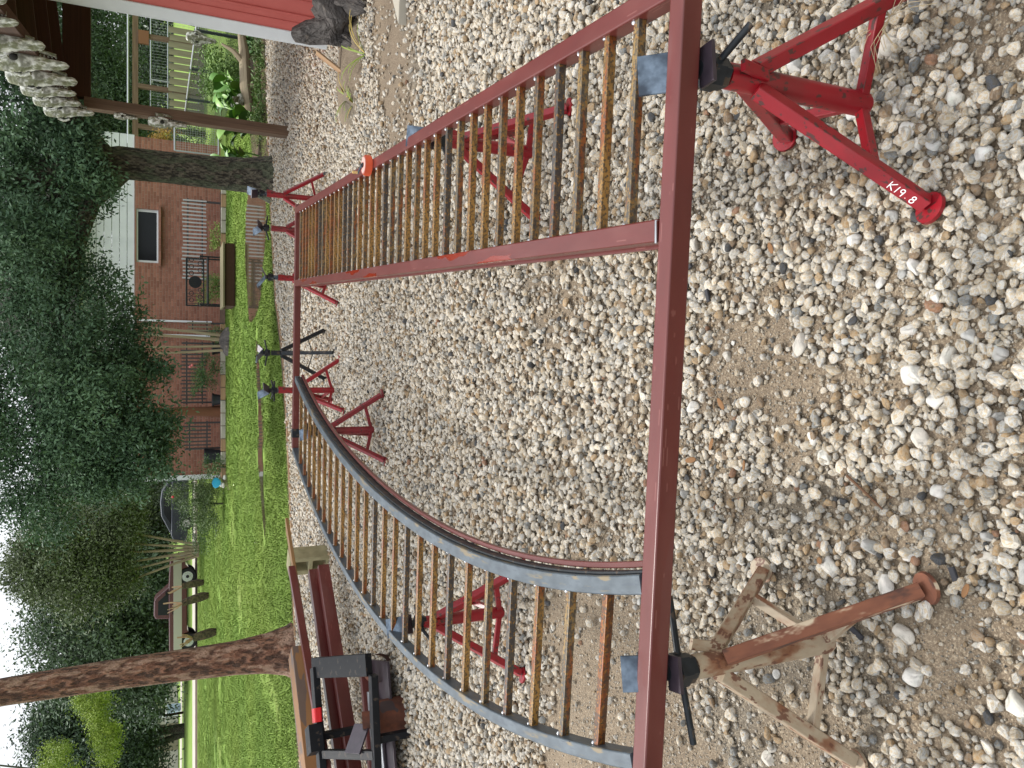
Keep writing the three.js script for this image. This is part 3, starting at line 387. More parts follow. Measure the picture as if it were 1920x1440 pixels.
struct(obj('leaf_strip', sheet([[-60, 38.2], [-4.5, 38.2], [-4, 40.1], [-60, 39.9]], -0.024), M.mulch));
struct(obj('planting_bed', sheet([[-2.7, 20.6], [-2.3, 21.7], [1.6, 21.9], [5.4, 21.6], [5.6, 24.6], [-2.7, 24.6]], -0.02), M.mulch));
struct(obj('flower_bed', sheet([[3.35, 13.2], [3.9, 13.0], [7.5, 13.4], [8, 15.6], [5.2, 15.9], [3.6, 14.9]], -0.02), M.mulch));
struct(obj('lawn_margin', sheet([...EDGE.slice(1, 10).map(([x, f]) => [x, f - 0.02]), ...EDGE.slice(1, 10).reverse().map(([x, f]) => [x, f + 0.5])], -0.022), M.mulch));
// timber edging between gravel and lawn
for (let i = 2; i < 9; i++) { const a = EDGE[i], b = EDGE[i + 1], t = obj('edging_board', bar(G(a[0] + 0.02, 0.012, a[1] - 0.05), G(b[0] - 0.02, 0.012, b[1] - 0.05), 0.035, 0.05, 0.004), M.tan); tag(t, 'weathered tan timber board edging the lawn', 'edging', 'boards along the lawn edge'); }

// ---------- foliage ----------
function leafClump(seed, n, leaf, spread, wide = 0.42) {
  const r = rng(seed), pos = [], nor = [], idx = [];
  for (let k = 0; k < n; k++) {
    const c = V3(gauss(r), gauss(r), gauss(r)).multiplyScalar(spread * 0.5), d = V3(gauss(r), gauss(r) - 0.25, gauss(r)).normalize(), s = V3().crossVectors(d, V3(gauss(r), gauss(r), gauss(r))).normalize(), nn = V3().crossVectors(s, d), l = leaf * (0.7 + 0.6 * r()), w = l * wide, q = pos.length / 3;
    const A = c, B = c.clone().addScaledVector(d, l * 0.45).addScaledVector(s, w / 2).addScaledVector(nn, 0.06 * l), C = c.clone().addScaledVector(d, l), D = c.clone().addScaledVector(d, l * 0.45).addScaledVector(s, -w / 2).addScaledVector(nn, 0.06 * l);
    for (const p of [A, B, C, D]) { pos.push(p.x, p.y, p.z); nor.push(nn.x, nn.y, nn.z); } idx.push(q, q + 1, q + 2, q, q + 2, q + 3);
  }
  const g = new THREE.BufferGeometry(); g.setAttribute('position', new THREE.Float32BufferAttribute(pos, 3)); g.setAttribute('normal', new THREE.Float32BufferAttribute(nor, 3)); g.setIndex(idx); return g;
}
let leafTris = 0; const leafVMat = new THREE.MeshStandardMaterial({ color: 0xffffff, vertexColors: true, roughness: 0.65, side: THREE.DoubleSide });
const leafMat = new THREE.MeshStandardMaterial({ color: 0xffffff, roughness: 0.5, side: THREE.DoubleSide });
// lobes: [x, h, f, rx, rh, rf, count]; clumps gather in sub-clusters so that gaps and shade appear
function crown(parent, lobes, geo, cA, cB, seed, sub = 9, name = 'crown') {
  const r = rng(seed), list = [];
  for (const [x, h, f, rx, rh, rf, n] of lobes) {
    const S = Math.max(4, Math.round(n / sub)); 
    for (let s = 0; s < S; s++) { const d = V3(gauss(r), gauss(r), gauss(r)).normalize().multiplyScalar(Math.pow(r(), 0.42)), cx = x + d.x * rx, ch = h + d.y * rh, cf = f + d.z * rf, k = Math.min(rx, rh, rf) * (0.13 + 0.13 * r()); const tone = r(); for (let i = 0; i < sub; i++) list.push([cx + gauss(r) * k, ch + gauss(r) * k * 0.7, cf + gauss(r) * k, tone]); }
  }
  if (parent.userData.kind !== 'stuff') { // one real mesh per crown
    const gp = geo.attributes.position.array, gn = geo.attributes.normal.array, gi = geo.index.array, nv = gp.length / 3, N = list.length; const P = new Float32Array(N * nv * 3), Q = new Float32Array(N * nv * 3), C = new Float32Array(N * nv * 3), I = new Uint32Array(N * gi.length), m = new THREE.Matrix3(), mm = new THREE.Matrix4(), qq = new THREE.Quaternion(), ee = new THREE.Euler(), oo = parent.position;
    list.forEach(([x, h, f, tone], i) => {
      ee.set(gauss(r) * 0.5, r() * 6.28, gauss(r) * 0.5); qq.setFromEuler(ee); mm.makeRotationFromQuaternion(qq); const e = mm.elements, s = 0.75 + 0.5 * r(), cx = x - oo.x, cy = h - oo.y, cz = -f - oo.z;
      for (let k = 0; k < nv; k++) { const a = gp[k * 3], b = gp[k * 3 + 1], c = gp[k * 3 + 2], w = (i * nv + k) * 3, na = gn[k * 3], nb = gn[k * 3 + 1], nc = gn[k * 3 + 2]; P[w] = cx + s * (e[0] * a + e[4] * b + e[8] * c); P[w + 1] = cy + s * (e[1] * a + e[5] * b + e[9] * c); P[w + 2] = cz + s * (e[2] * a + e[6] * b + e[10] * c); Q[w] = e[0] * na + e[4] * nb + e[8] * nc; Q[w + 1] = e[1] * na + e[5] * nb + e[9] * nc; Q[w + 2] = e[2] * na + e[6] * nb + e[10] * nc; if (k % 4 === 0) { const kk = mixc(cA, cB, Math.min(1, Math.max(0, tone * 0.55 + r() * 0.45))); for (let z = 0; z < 4; z++) { C[w + z * 3] = kk[0]; C[w + z * 3 + 1] = kk[1]; C[w + z * 3 + 2] = kk[2]; } } }
      for (let k = 0; k < gi.length; k++) I[i * gi.length + k] = gi[k] + i * nv;
    });
    const g = new THREE.BufferGeometry(); g.setAttribute('position', new THREE.BufferAttribute(P, 3)); g.setAttribute('normal', new THREE.BufferAttribute(Q, 3)); g.setAttribute('color', new THREE.BufferAttribute(C, 3)); g.setIndex(new THREE.BufferAttribute(I, 1)); leafTris += I.length / 3;
    return obj(name, g, leafVMat, parent);
  }
  const im = new THREE.InstancedMesh(geo, leafMat, list.length); im.name = name; im.castShadow = im.receiveShadow = true; const m4 = new THREE.Matrix4(), q = new THREE.Quaternion(), e = new THREE.Euler(), c = new THREE.Color(), o = parent.position;
  list.forEach(([x, h, f, tone], i) => { e.set(gauss(r) * 0.5, r() * 6.28, gauss(r) * 0.5); q.setFromEuler(e); const s = 0.75 + 0.5 * r(); m4.compose(V3(x - o.x, h - o.y, -f - o.z), q, V3(s, s, s)); im.setMatrixAt(i, m4); const k = mixc(cA, cB, Math.min(1, Math.max(0, tone * 0.6 + r() * 0.4))); im.setColorAt(i, c.setRGB(k[0], k[1], k[2])); });
  parent.add(im); return im;
}
const oakLeaf = leafClump(3, 16, 0.062, 0.15), bigLeaf = leafClump(4, 18, 0.13, 0.42), farLeaf = leafClump(5, 26, 0.22, 0.95), smallLeaf = leafClump(6, 12, 0.05, 0.12), needle = leafClump(8, 16, 0.3, 0.5, 0.1);
// oak
{
  const t = thing('oak_tree', 'broad dark oak with mossy trunk and low spreading crown by the lawn', 'tree', G(3.18, 0, 12.45));
  const o = t.position, P = (x, h, f) => G(x, h, f).sub(o);
  obj('trunk', limb([P(3.14, -0.1, 12.4), P(3.16, 0.08, 12.42), P(3.19, 0.35, 12.45), P(3.2, 0.9, 12.47), P(3.22, 1.5, 12.5), P(3.24, 2.1, 12.55), P(3.1, 2.8, 12.7), P(2.8, 3.6, 12.9)], [0.42, 0.34, 0.265, 0.235, 0.225, 0.23, 0.22, 0.17], 20, true, 0.28, 3), M.bark, t);
  for (const [pts, rad] of [[[[3.2, 2.0, 12.5], [2.6, 2.5, 12.6], [1.6, 2.8, 12.9], [0.2, 3.1, 13.3], [-1.2, 3.1, 13.6]], [0.16, 0.13, 0.1, 0.07, 0.04]], [[[3.2, 2.2, 12.5], [3.9, 2.9, 12.2], [4.6, 3.4, 12.0]], [0.15, 0.11, 0.06]], [[[3.15, 2.6, 12.6], [2.3, 3.2, 13.4], [1.2, 3.7, 14.4]], [0.14, 0.1, 0.05]]]) obj('limb', limb(pts.map((p) => P(...p)), rad, 10, true, 0.2, 5), M.bark, t);
  crown(t, [[3.4, 3.0, 12.6, 1.6, 0.8, 1.2, 900], [2.1, 3.25, 12.7, 1.2, 0.75, 1.1, 900], [0.6, 2.75, 12.9, 1.2, 0.85, 1.1, 1000], [-0.5, 2.5, 13.0, 1.1, 1.0, 1.0, 1100], [-1.1, 2.5, 13.2, 0.7, 0.95, 0.9, 700], [-1.5, 2.3, 13.5, 0.45, 0.5, 0.6, 180], [-1.7, 3.5, 13.6, 0.8, 0.8, 0.8, 420], [-0.6, 3.8, 13.5, 0.9, 0.7, 0.9, 420], [0.2, 1.95, 12.8, 0.8, 0.45, 0.6, 350], [-0.9, 1.75, 12.9, 0.75, 0.4, 0.6, 350], [4.7, 3.4, 12.2, 1.4, 0.8, 1.2, 700], [1.2, 4.3, 13.4, 2.7, 1.2, 1.8, 2000], [3.8, 4.3, 12.6, 1.8, 1.0, 1.6, 900], [3.35, 2.6, 11.95, 0.95, 0.45, 0.4, 420]], oakLeaf, [0.024, 0.066, 0.03], [0.1, 0.185, 0.085], 5, 20);
}
// tall trunk beside the stock rack
{
  const t = thing('pine_tree', 'tall tree with peeling reddish bark and flared dark base on the lawn', 'tree', G(-3.55, 0, 10.5));
  obj('trunk', limb([V3(0, -0.1, 0), V3(0.01, 0.06, 0), V3(0.015, 0.3, 0), V3(0.02, 0.7, 0), V3(0.02, 1.2, 0), V3(0.03, 2.0, 0), V3(0.0, 3.2, 0), V3(-0.05, 5, 0.1), V3(-0.1, 8, 0.2)], [0.4, 0.31, 0.255, 0.225, 0.205, 0.18, 0.155, 0.13, 0.08], 20, true, 0.22, 8), M.pineBark, t);
  obj('limb', limb([V3(-0.08, 5.5, 0.1), V3(-0.9, 6.3, 0.2), V3(-1.6, 6.8, 0)], [0.06, 0.04, 0.02], 8), M.pineBark, t);
  obj('limb', limb([V3(-0.08, 6, 0.1), V3(0.8, 6.8, 0.4), V3(1.4, 7.1, 0.6)], [0.06, 0.04, 0.02], 8), M.pineBark, t);
  crown(t, [[-3.6, 7.6, 10.3, 1.9, 1.3, 1.9, 420]], needle, [0.04, 0.07, 0.03], [0.08, 0.12, 0.05], 12);
}
function tree(name, label, x, f, h, lobes, geo, cA, cB, seed, stems, mt = M.bark, group) {
  const t = thing(name, label, 'tree', G(x, 0, f), 0, group);
  for (const [dx, r0] of stems) { const k = h * 0.75; obj(stems.length > 1 ? 'stem' : 'trunk', limb([V3(dx * 0.25, -0.05, 0), V3(dx * 0.5, k * 0.25, 0.05), V3(dx * 0.9, k * 0.6, 0.1), V3(dx * 1.5, k, 0)], [r0, r0 * 0.8, r0 * 0.6, r0 * 0.3], 8, true, 0.15, seed), mt, t); }
  crown(t, lobes.map(([lx, lh, lf, rx, rh, rf, n]) => [x + lx, lh, f + lf, rx, rh, rf, n]), geo, cA, cB, seed + 50); return t;
}
tree('crape_myrtle', 'olive green crape myrtle with many bare leaning stems beside the parked vehicles', -7.3, 36.5, 5, [[0.2, 4.6, 0, 2.3, 2.0, 2, 1530], [1.4, 3.0, 0, 1.3, 0.9, 1.2, 544], [-0.8, 3.3, 0, 1.4, 1.0, 1.2, 544], [0, 6.3, 0, 1.5, 0.9, 1.4, 510]], bigLeaf, [0.055, 0.085, 0.03], [0.13, 0.16, 0.07], 71, [[-1.0, 0.07], [-0.6, 0.07], [-0.25, 0.08], [0.15, 0.08], [0.5, 0.07], [0.95, 0.07]], M.paleBark);
tree('broadleaf_tree', 'dark green broadleaf tree rising behind the pickup truck bed', -14.5, 52, 9, [[0, 4.90, 0, 4.2, 3.6, 3.5, 1530], [2.5, 2.60, 0, 2.6, 2.0, 2.4, 595], [-3, 2.80, 0, 2.6, 2.2, 2.4, 595], [3.6, 5.00, 1, 2.6, 2.4, 2.2, 595]], farLeaf, [0.035, 0.066, 0.032], [0.09, 0.14, 0.068], 81, [[0.3, 0.3], [-0.8, 0.22]], M.bark);
tree('broadleaf_tree', 'greyish green tree with pale dry branches behind the pickup cab', -9.5, 56, 9, [[0, 4.00, 0, 3.6, 3.0, 3, 1190], [-2, 6.50, 0, 2.2, 1.6, 2, 374]], farLeaf, [0.05, 0.075, 0.045], [0.11, 0.13, 0.09], 91, [[0.3, 0.25]], M.bark);
tree('young_tree', 'bright yellow green young tree glowing behind the reddish trunk', -9.75, 28, 4.5, [[-0.7, 3.5, 0, 0.75, 0.55, 0.7, 442], [-1.75, 3.1, 0, 0.8, 0.45, 0.7, 340], [-3.05, 4.1, 0, 0.9, 0.45, 0.7, 340], [-2.25, 4.6, 0, 1.0, 0.5, 0.8, 272]], oakLeaf, [0.14, 0.22, 0.02], [0.3, 0.38, 0.05], 101, [[0, 0.05]], M.paleBark);
tree('broadleaf_tree', 'large shaded evergreen tree above the white garage', -24, 58, 9, [[0, 4.80, 0, 4.4, 3.6, 3.5, 1530], [5, 3.80, 0, 3.2, 2.8, 3, 850], [-4, 4.20, 0, 3.6, 3.2, 3, 850], [6.5, 3.20, 0, 2, 1.6, 2, 374], [2, 7.60, 0, 3, 1.5, 2.6, 442]], farLeaf, [0.028, 0.055, 0.03], [0.075, 0.12, 0.06], 111, [[0.4, 0.35], [-1.2, 0.25]], M.bark);
tree('bare_limbed_tree', 'sparse tall tree with dark diagonal limbs against the sky', -15.5, 32, 10, [[-1.2, 6.6, 0, 2.2, 1.0, 1.6, 255], [-2.6, 5.0, 0, 1.2, 0.8, 1.2, 136]], bigLeaf, [0.04, 0.06, 0.03], [0.09, 0.11, 0.06], 121, [[0.6, 0.14], [-1.6, 0.1], [1.6, 0.08]], M.bark);
tree('shade_tree', 'mid green tree overhanging the wire kennel', 15.6, 36, 6, [[-1, 4.6, 0, 2.9, 2.2, 2, 1530], [-3.8, 4.2, -0.5, 2.4, 1.9, 1.6, 1360], [1.6, 4.8, 0, 2.2, 1.9, 1.6, 765], [-6.0, 4.4, -1, 2.0, 1.9, 1.4, 1190], [-4.6, 2.6, -1, 1.3, 0.8, 1, 442], [-8, 4.6, 0, 2, 1.8, 1.4, 1020]], bigLeaf, [0.03, 0.065, 0.03], [0.09, 0.15, 0.06], 131, [[0.2, 0.18]], M.bark);
tree('shade_tree', 'yellowish green tree top peeking above the shed corner', 10.2, 20.5, 4, [[0, 3.1, 0, 0.9, 0.5, 0.9, 340]], oakLeaf, [0.16, 0.22, 0.03], [0.26, 0.32, 0.06], 135, [[0.1, 0.08]], M.bark);
tree('broadleaf_tree', 'soft green tree filling the gap above the black car', -7.2, 60, 8, [[0, 5.2, 0, 4.2, 3.2, 3, 1500], [3.6, 4.6, 0, 2.6, 2.6, 2.5, 700], [-2, 7.0, 0, 2.4, 1.3, 2, 420]], farLeaf, [0.04, 0.075, 0.03], [0.1, 0.155, 0.07], 95, [[0.2, 0.25]], M.bark);
{ // far wood closing the view
  const w = new THREE.Group(); w.name = 'woodland'; w.userData = { kind: 'stuff', label: 'distant mass of trees beyond the road', category: 'woodland' }; scene.add(w);
  const lobes = []; const r = rng(17); for (let x = -120; x < 90; x += 6) { const h = 4.2 + 2.2 * r(); lobes.push([x, h * 0.6, 100 + 8 * r(), 5, h * 0.75, 3, 260]); } crown(w, lobes, leafClump(9, 30, 0.42, 2.0), [0.03, 0.055, 0.03], [0.075, 0.11, 0.055], 18, 9, 'foliage');
  w.children[0].scale.set(1, 1, 1);
}
// ---------- brick house ----------
{
  const t = thing('brick_house', 'low red brick house with white siding gable and dark window', 'house', G(2.1, 0, 24));
  const o = t.position, P = (x, h, f) => G(x, h, f).sub(o);
  // wall with a window opening
  const x0 = -2.6, x1 = 6.9, wt = 2.2; const wall = new THREE.Shape([[x0, -0.1], [x1, -0.1], [x1, wt], [x0, wt]].map(([a, b]) => new THREE.Vector2(a, b))); const wx0 = 3.4, wx1 = 4.9, wh0 = 1.6, wh1 = 2.16; wall.holes.push(new THREE.Path([[wx0, wh0], [wx0, wh1], [wx1, wh1], [wx1, wh0]].map(([a, b]) => new THREE.Vector2(a, b))));
  const wg = new THREE.ExtrudeGeometry(wall, { depth: 0.25, bevelEnabled: false }); wg.translate(0, 0, -24.05); wg.translate(-o.x, 0, -o.z); obj('wall', wg, M.brick, t);
  obj('side_wall', plainBox(0.25, 2.3, 7, x0 + 0.125 - o.x, 1.05, -27.56 - o.z), M.brick, t); obj('side_wall', plainBox(0.25, 2.3, 7, x1 - 0.125 - o.x, 1.05, -27.56 - o.z), M.brick, t);
  const wn = obj('window', [bar(P(wx0, wh0 + 0.02, 23.9), P(wx1, wh0 + 0.02, 23.9), 0.1, 0.045), bar(P(wx0, wh1 - 0.02, 23.9), P(wx1, wh1 - 0.02, 23.9), 0.1, 0.045), bar(P(wx0 + 0.02, wh0 + 0.044, 23.9), P(wx0 + 0.02, wh1 - 0.044, 23.9), 0.1, 0.04), bar(P(wx1 - 0.02, wh0 + 0.044, 23.9), P(wx1 - 0.02, wh1 - 0.044, 23.9), 0.1, 0.04)], M.white, t);
  obj('pane', plainBox(wx1 - wx0 - 0.08, wh1 - wh0 - 0.09, 0.02, (wx0 + wx1) / 2 - o.x, (wh0 + wh1) / 2, -23.93 - o.z), M.glass, wn);
  obj('sill', plainBox(wx1 - wx0 + 0.2, 0.06, 0.14, (wx0 + wx1) / 2 - o.x, wh0 - 0.035, -23.73 - o.z), M.brick, wn);
  for (let k = 0; k < 8; k++) { const y = wt + 0.004 + k * 0.19; obj('siding_board', bar(P(x0 - 0.05, y + 0.09, 23.9 - 0.02), P(x1 + 0.05, y + 0.09, 23.9 - 0.02), 0.05, 0.176, 0.006), M.white, t); }
  const rf = obj('roof', (() => { const s = new THREE.Shape([[x0 - 0.5, 3.7], [2.15, 5.6], [x1 + 0.5, 3.7], [x1 + 0.5, 3.55], [x0 - 0.5, 3.55]].map(([a, b]) => new THREE.Vector2(a, b))); const g = new THREE.ExtrudeGeometry(s, { depth: 8, bevelEnabled: false }); g.translate(-o.x, 0, -31.3 - o.z); return g; })(), M.roof, t);
  for (const [x, h0, h1] of [[1.78, 0.2, 2.1], [1.38, 0.25, 1.9], [-2.62, 0.2, 2.2]]) obj('downspout', bar(P(x, h0, 23.74), P(x, h1, 23.74), 0.055, 0.05, 0.01), M.white, t);
  obj('corner_trim', bar(P(-2.68, -0.05, 23.74), P(-2.68, 3.5, 23.74), 0.1, 0.06), M.white, t);
}
// picket fences in front of the house
const skylitPick = std({ color: lin(0.42, 0.42, 0.43), roughness: 0.5 }), darkPick = std({ color: lin(0.05, 0.045, 0.045), roughness: 0.6 });  // first is a lighter copy with the sky reflection put into its colour
function picket(label, xs, f, h0, h1, m, pw = 0.04) { const t = thing('picket_fence', label, 'fence', G((xs[0] + xs[xs.length - 1]) / 2, 0, f)), o = t.position, r = rng(xs.length); for (const x of xs) { const d = (r() - 0.5) * 0.05; obj('picket', bar(G(x, 0, f).sub(o).setY(h0 + d * 0.5), G(x + d * 0.4, 0, f).sub(o).setY(h1 + d), pw, 0.02, 0.004), m, t); } for (const h of [h0 + 0.1, h1 - 0.14]) obj('rail', bar(G(xs[0] - 0.05, h, f + 0.025).sub(o), G(xs[xs.length - 1] + 0.05, h, f + 0.025).sub(o), 0.025, 0.035), darkPick, t); for (const x of [xs[0], xs[xs.length - 1]]) obj('post', bar(G(x, -0.05, f + 0.06).sub(o), G(x, h1 - 0.05, f + 0.06).sub(o), 0.05, 0.05), darkPick, t); return t; }
const seq = (a, b, s) => { const o = []; for (let x = a; x <= b; x += s) o.push(x); return o; };
picket('picket fence section with sky reflection put into its pale colour beside the ornate bench', seq(2.85, 5.0, 0.1), 22.4, 0.42, 1.02, skylitPick);
picket('dark picket fence section behind the flowering shrub', seq(-0.5, 1.15, 0.1), 22.4, 0.42, 1.05, darkPick);
picket('dark picket fence section between brown trunk and black bin', seq(-1.75, -0.95, 0.1), 22.4, 0.3, 0.98, darkPick);
picket('worn grey picket fence section beside the thin pale stems', seq(1.45, 1.75, 0.1), 22.4, 0.3, 0.9, M.greyWood);
{ // brick edging of the bed
  const t = thing('bed_edging', 'row of low tan edging blocks along the house planting bed', 'edging', G(1.5, 0, 21.7)), o = t.position, g = bar(V3(-0.16, 0.03, 0), V3(0.16, 0.03, 0), 0.12, 0.13, 0.012); let x = -2.3, r = rng(3);
  while (x < 5.2) { const f = x < 1.6 ? 21.7 + (x + 2.3) * 0.051 : 21.9 - (x - 1.6) * 0.08; if (x < 1.7 || x > 3.4) { const b = new THREE.Mesh(g, r() > 0.5 ? M.tan : M.concrete); b.name = 'edging_block'; b.position.copy(G(x, 0, f).sub(o)); b.rotation.y = (r() - 0.5) * 0.1; t.add(b); b.castShadow = true; } x += 0.34; }
}
{ // platform and bench
  const t = thing('timber_platform', 'low weathered timber platform in front of the ornate bench', 'platform', G(2.5, 0, 19.2)), o = t.position;
  for (let k = 0; k < 6; k++) obj('board', bar(G(1.78, 0.235, 18.82 + k * 0.16).sub(o), G(3.26, 0.235, 18.82 + k * 0.16).sub(o), 0.152, 0.04), M.timber, t);
  obj('skirt', plainBox(1.44, 0.2, 0.84, 0.02, 0.1, 0), M.darkWood, t);
  const b = thing('garden_bench', 'black ornate iron garden bench with round back medallion', 'bench', G(2.52, 0, 20.3)), w = 0.58;
  obj('seat', bar(V3(-w, 0.5, 0.05), V3(w, 0.5, 0.05), 0.36, 0.035), M.black, b);
  const bk = obj('backrest', [bar(V3(-w, 0.58, -0.2), V3(w, 0.58, -0.2), 0.02, 0.03), bar(V3(-w, 0.97, -0.24), V3(w, 0.97, -0.24), 0.02, 0.04)], M.black, b);
  const dg = new THREE.CylinderGeometry(0.15, 0.15, 0.02, 24); dg.rotateX(Math.PI / 2); dg.translate(0, 0.775, -0.22); obj('medallion', dg, M.black, bk);
  for (let k = 0; k < 14; k++) { const x = -w + 0.05 + k * 0.083; if (Math.abs(x) < 0.16) continue; const tg = new THREE.TorusGeometry(0.05, 0.01, 5, 12); tg.translate(x, 0.66 + (k % 2) * 0.2, -0.22); obj('scroll', tg, M.black, bk); obj('back_bar', bar(V3(x, 0.59, -0.205), V3(x, 0.96, -0.235), 0.012, 0.012), M.black, bk); }
  for (const s of [-1, 1]) { obj('leg', bar(V3(s * w, -0.02, 0.2), V3(s * w, 0.66, 0.2), 0.035, 0.035), M.black, b); obj('leg', bar(V3(s * w, -0.02, -0.16), V3(s * w, 0.99, -0.24), 0.035, 0.035), M.black, b); obj('armrest', bar(V3(s * w, 0.67, -0.22), V3(s * w, 0.67, 0.22), 0.045, 0.03), M.black, b); }
}
// shrubs and pots by the house
function shrub(name, label, x, f, lobes, geo, cA, cB, seed, extra) { const t = thing(name, label, 'shrub', G(x, 0, f)); obj('stem', limb([V3(0, -0.04, 0), V3(0.02, lobes[0][1] * 0.7, 0)], [0.03, 0.015], 6), M.bark, t); crown(t, lobes.map(([a, b, c, d, e, g, n]) => [x + a, b, f + c, d, e, g, n]), geo, cA, cB, seed, 6, 'foliage'); if (extra) extra(t); return t; }
const gA = [0.03, 0.07, 0.02], gB = [0.1, 0.19, 0.05];
const blossom = (m, pts) => (t) => { for (const [x, y, z] of pts) { const g = new THREE.IcosahedronGeometry(0.035, 1); g.translate(x, y, z); obj('blossom', g, m, t); } };
const pink = std({ color: lin(0.6, 0.16, 0.16), roughness: 0.7 }), redF = std({ color: lin(0.55, 0.03, 0.05), roughness: 0.6 });
shrub('flowering_shrub', 'leafy shrub with pink blossom against dark pickets', 0.35, 21.9, [[0, 0.38, 0, 0.55, 0.35, 0.3, 150], [-0.4, 0.6, 0, 0.3, 0.25, 0.25, 50]], smallLeaf, gA, gB, 201, blossom(pink, [[0.1, 0.85, 0.2], [0.14, 0.8, 0.22]]));
shrub('bed_plant', 'low green plants under the ornate bench', 2.5, 21.2, [[0, 0.3, 0, 0.45, 0.28, 0.25, 110], [-0.3, 0.5, 0, 0.2, 0.2, 0.2, 30]], smallLeaf, [0.06, 0.12, 0.02], [0.2, 0.3, 0.06], 202);
shrub('bed_plant', 'yellow green lilies below the pale pickets', 3.9, 21.9, [[0, 0.2, 0, 0.5, 0.2, 0.2, 60]], smallLeaf, [0.12, 0.2, 0.03], [0.28, 0.38, 0.08], 203);
shrub('bed_plant', 'small weeds beside the thin pale stems', 1.4, 21.8, [[0, 0.2, 0, 0.3, 0.2, 0.2, 40]], smallLeaf, gA, gB, 204);
shrub('bed_plant', 'green plant beside the black bin', -2.2, 21.6, [[0.0, 0.28, 0, 0.4, 0.28, 0.3, 80]], smallLeaf, gA, gB, 205);
shrub('hibiscus_shrub', 'tall olive shrub with a red blossom in front of the black car', -3.3, 22.6, [[0.15, 0.65, 0, 0.55, 0.55, 0.5, 330], [-0.4, 0.4, -0.2, 0.5, 0.36, 0.4, 160], [0.4, 0.45, -0.3, 0.5, 0.4, 0.35, 140], [0.3, 1.2, 0, 0.3, 0.3, 0.35, 70]], smallLeaf, [0.05, 0.085, 0.025], [0.14, 0.2, 0.07], 206, blossom(redF, [[0.3, 1.25, 0.3]]));
shrub('bed_plant', 'dark low shrub at the corner of the bed edging', -4.4, 27, [[0, 0.5, 0, 0.9, 0.5, 0.5, 200], [-0.7, 0.3, 0, 0.6, 0.3, 0.4, 90]], smallLeaf, gA, [0.08, 0.14, 0.05], 207);
{
  const blk = std({ color: lin(0.012, 0.014, 0.02), roughness: 0.5 });
  const b = thing('storage_bin', 'black plastic bin against the brick wall', 'bin', G(-1.95, 0, 22.3)); obj('body', limb([V3(0, 0, 0), V3(0, 0.42, 0)], [0.16, 0.2], 4), blk, b); obj('lid', limb([V3(0, 0.42, 0), V3(0, 0.48, 0)], [0.22, 0.2], 4), blk, b);
  for (const [x, lab] of [[0.95, 'black flower pot beside the pink blossom shrub'], [-0.42, 'black flower pot beside the brown trunk']]) { const p = thing('flower_pot', lab, 'pot', G(x, 0, 21.95)); obj('body', limb([V3(0, 0, 0), V3(0, 0.26, 0)], [0.11, 0.16], 16), blk, p); obj('rim', limb([V3(0, 0.26, 0), V3(0, 0.3, 0)], 0.175, 16), blk, p); }
  const bl = thing('blue_basin', 'bright blue rounded garden basin on white stones', 'basin', G(-2.55, 0, 21.2)); obj('bowl', limb([V3(0, 0.14, 0), V3(0, 0.2, 0), V3(0, 0.27, 0), V3(0, 0.32, 0), V3(0, 0.345, 0)], [0.05, 0.12, 0.14, 0.1, 0.02], 18), std({ color: lin(0.03, 0.36, 0.62), roughness: 0.35 }), bl);
  const wst = std({ color: lin(0.62, 0.6, 0.54), roughness: 0.9 }); for (let k = 0; k < 9; k++) { const g = stoneGeo(50 + k, 1, 0.7), o = obj('stone', g, wst, bl); o.scale.setScalar(0.07); o.position.set(Math.cos(k * 2.1) * 0.13, 0.04 + (k % 3) * 0.04, Math.sin(k * 2.1) * 0.1); }
  const st = thing('crape_myrtle', 'thin pale multi stem tree growing from the house bed', 'tree', G(1.1, 0, 20.9)); for (const [a, b, r0] of [[0.12, 0.3, 0.035], [0.02, 0.12, 0.04], [-0.12, -0.2, 0.03], [-0.22, -0.36, 0.03]]) obj('stem', limb([V3(a, -0.05, 0), V3((a + b) / 2, 0.8, 0), V3(b, 1.9, 0.1), V3(b * 1.6, 3, 0)], [r0 * 1.3, r0, r0 * 0.8, r0 * 0.4], 8, true, 0.2), M.paleBark, st);
  obj('root_mound', limb([V3(0, -0.05, 0), V3(0, 0.05, 0), V3(0, 0.16, 0), V3(0, 0.2, 0)], [0.34, 0.3, 0.16, 0.03], 12, true, 0.5, 4), M.char, st); crown(st, [[0.9, 3.2, 20.9, 1.1, 0.6, 0.8, 260]], oakLeaf, [0.03, 0.06, 0.03], [0.08, 0.13, 0.06], 66);
  const br = thing('bark_tree', 'reddish brown peeling trunk standing against dark pickets', 'tree', G(-0.75, 0, 22.0)); obj('trunk', limb([V3(0, -0.05, 0), V3(0, 0.4, 0), V3(0.02, 1.0, 0), V3(0, 1.8, 0), V3(0, 3, 0)], [0.17, 0.13, 0.11, 0.1, 0.08], 12, true, 0.3, 6), std({ color: lin(0.13, 0.05, 0.022), roughness: 0.9 }), br); crown(br, [[-0.75, 3.1, 22, 1.2, 0.7, 1, 260]], oakLeaf, [0.03, 0.06, 0.03], [0.08, 0.13, 0.06], 67);
}
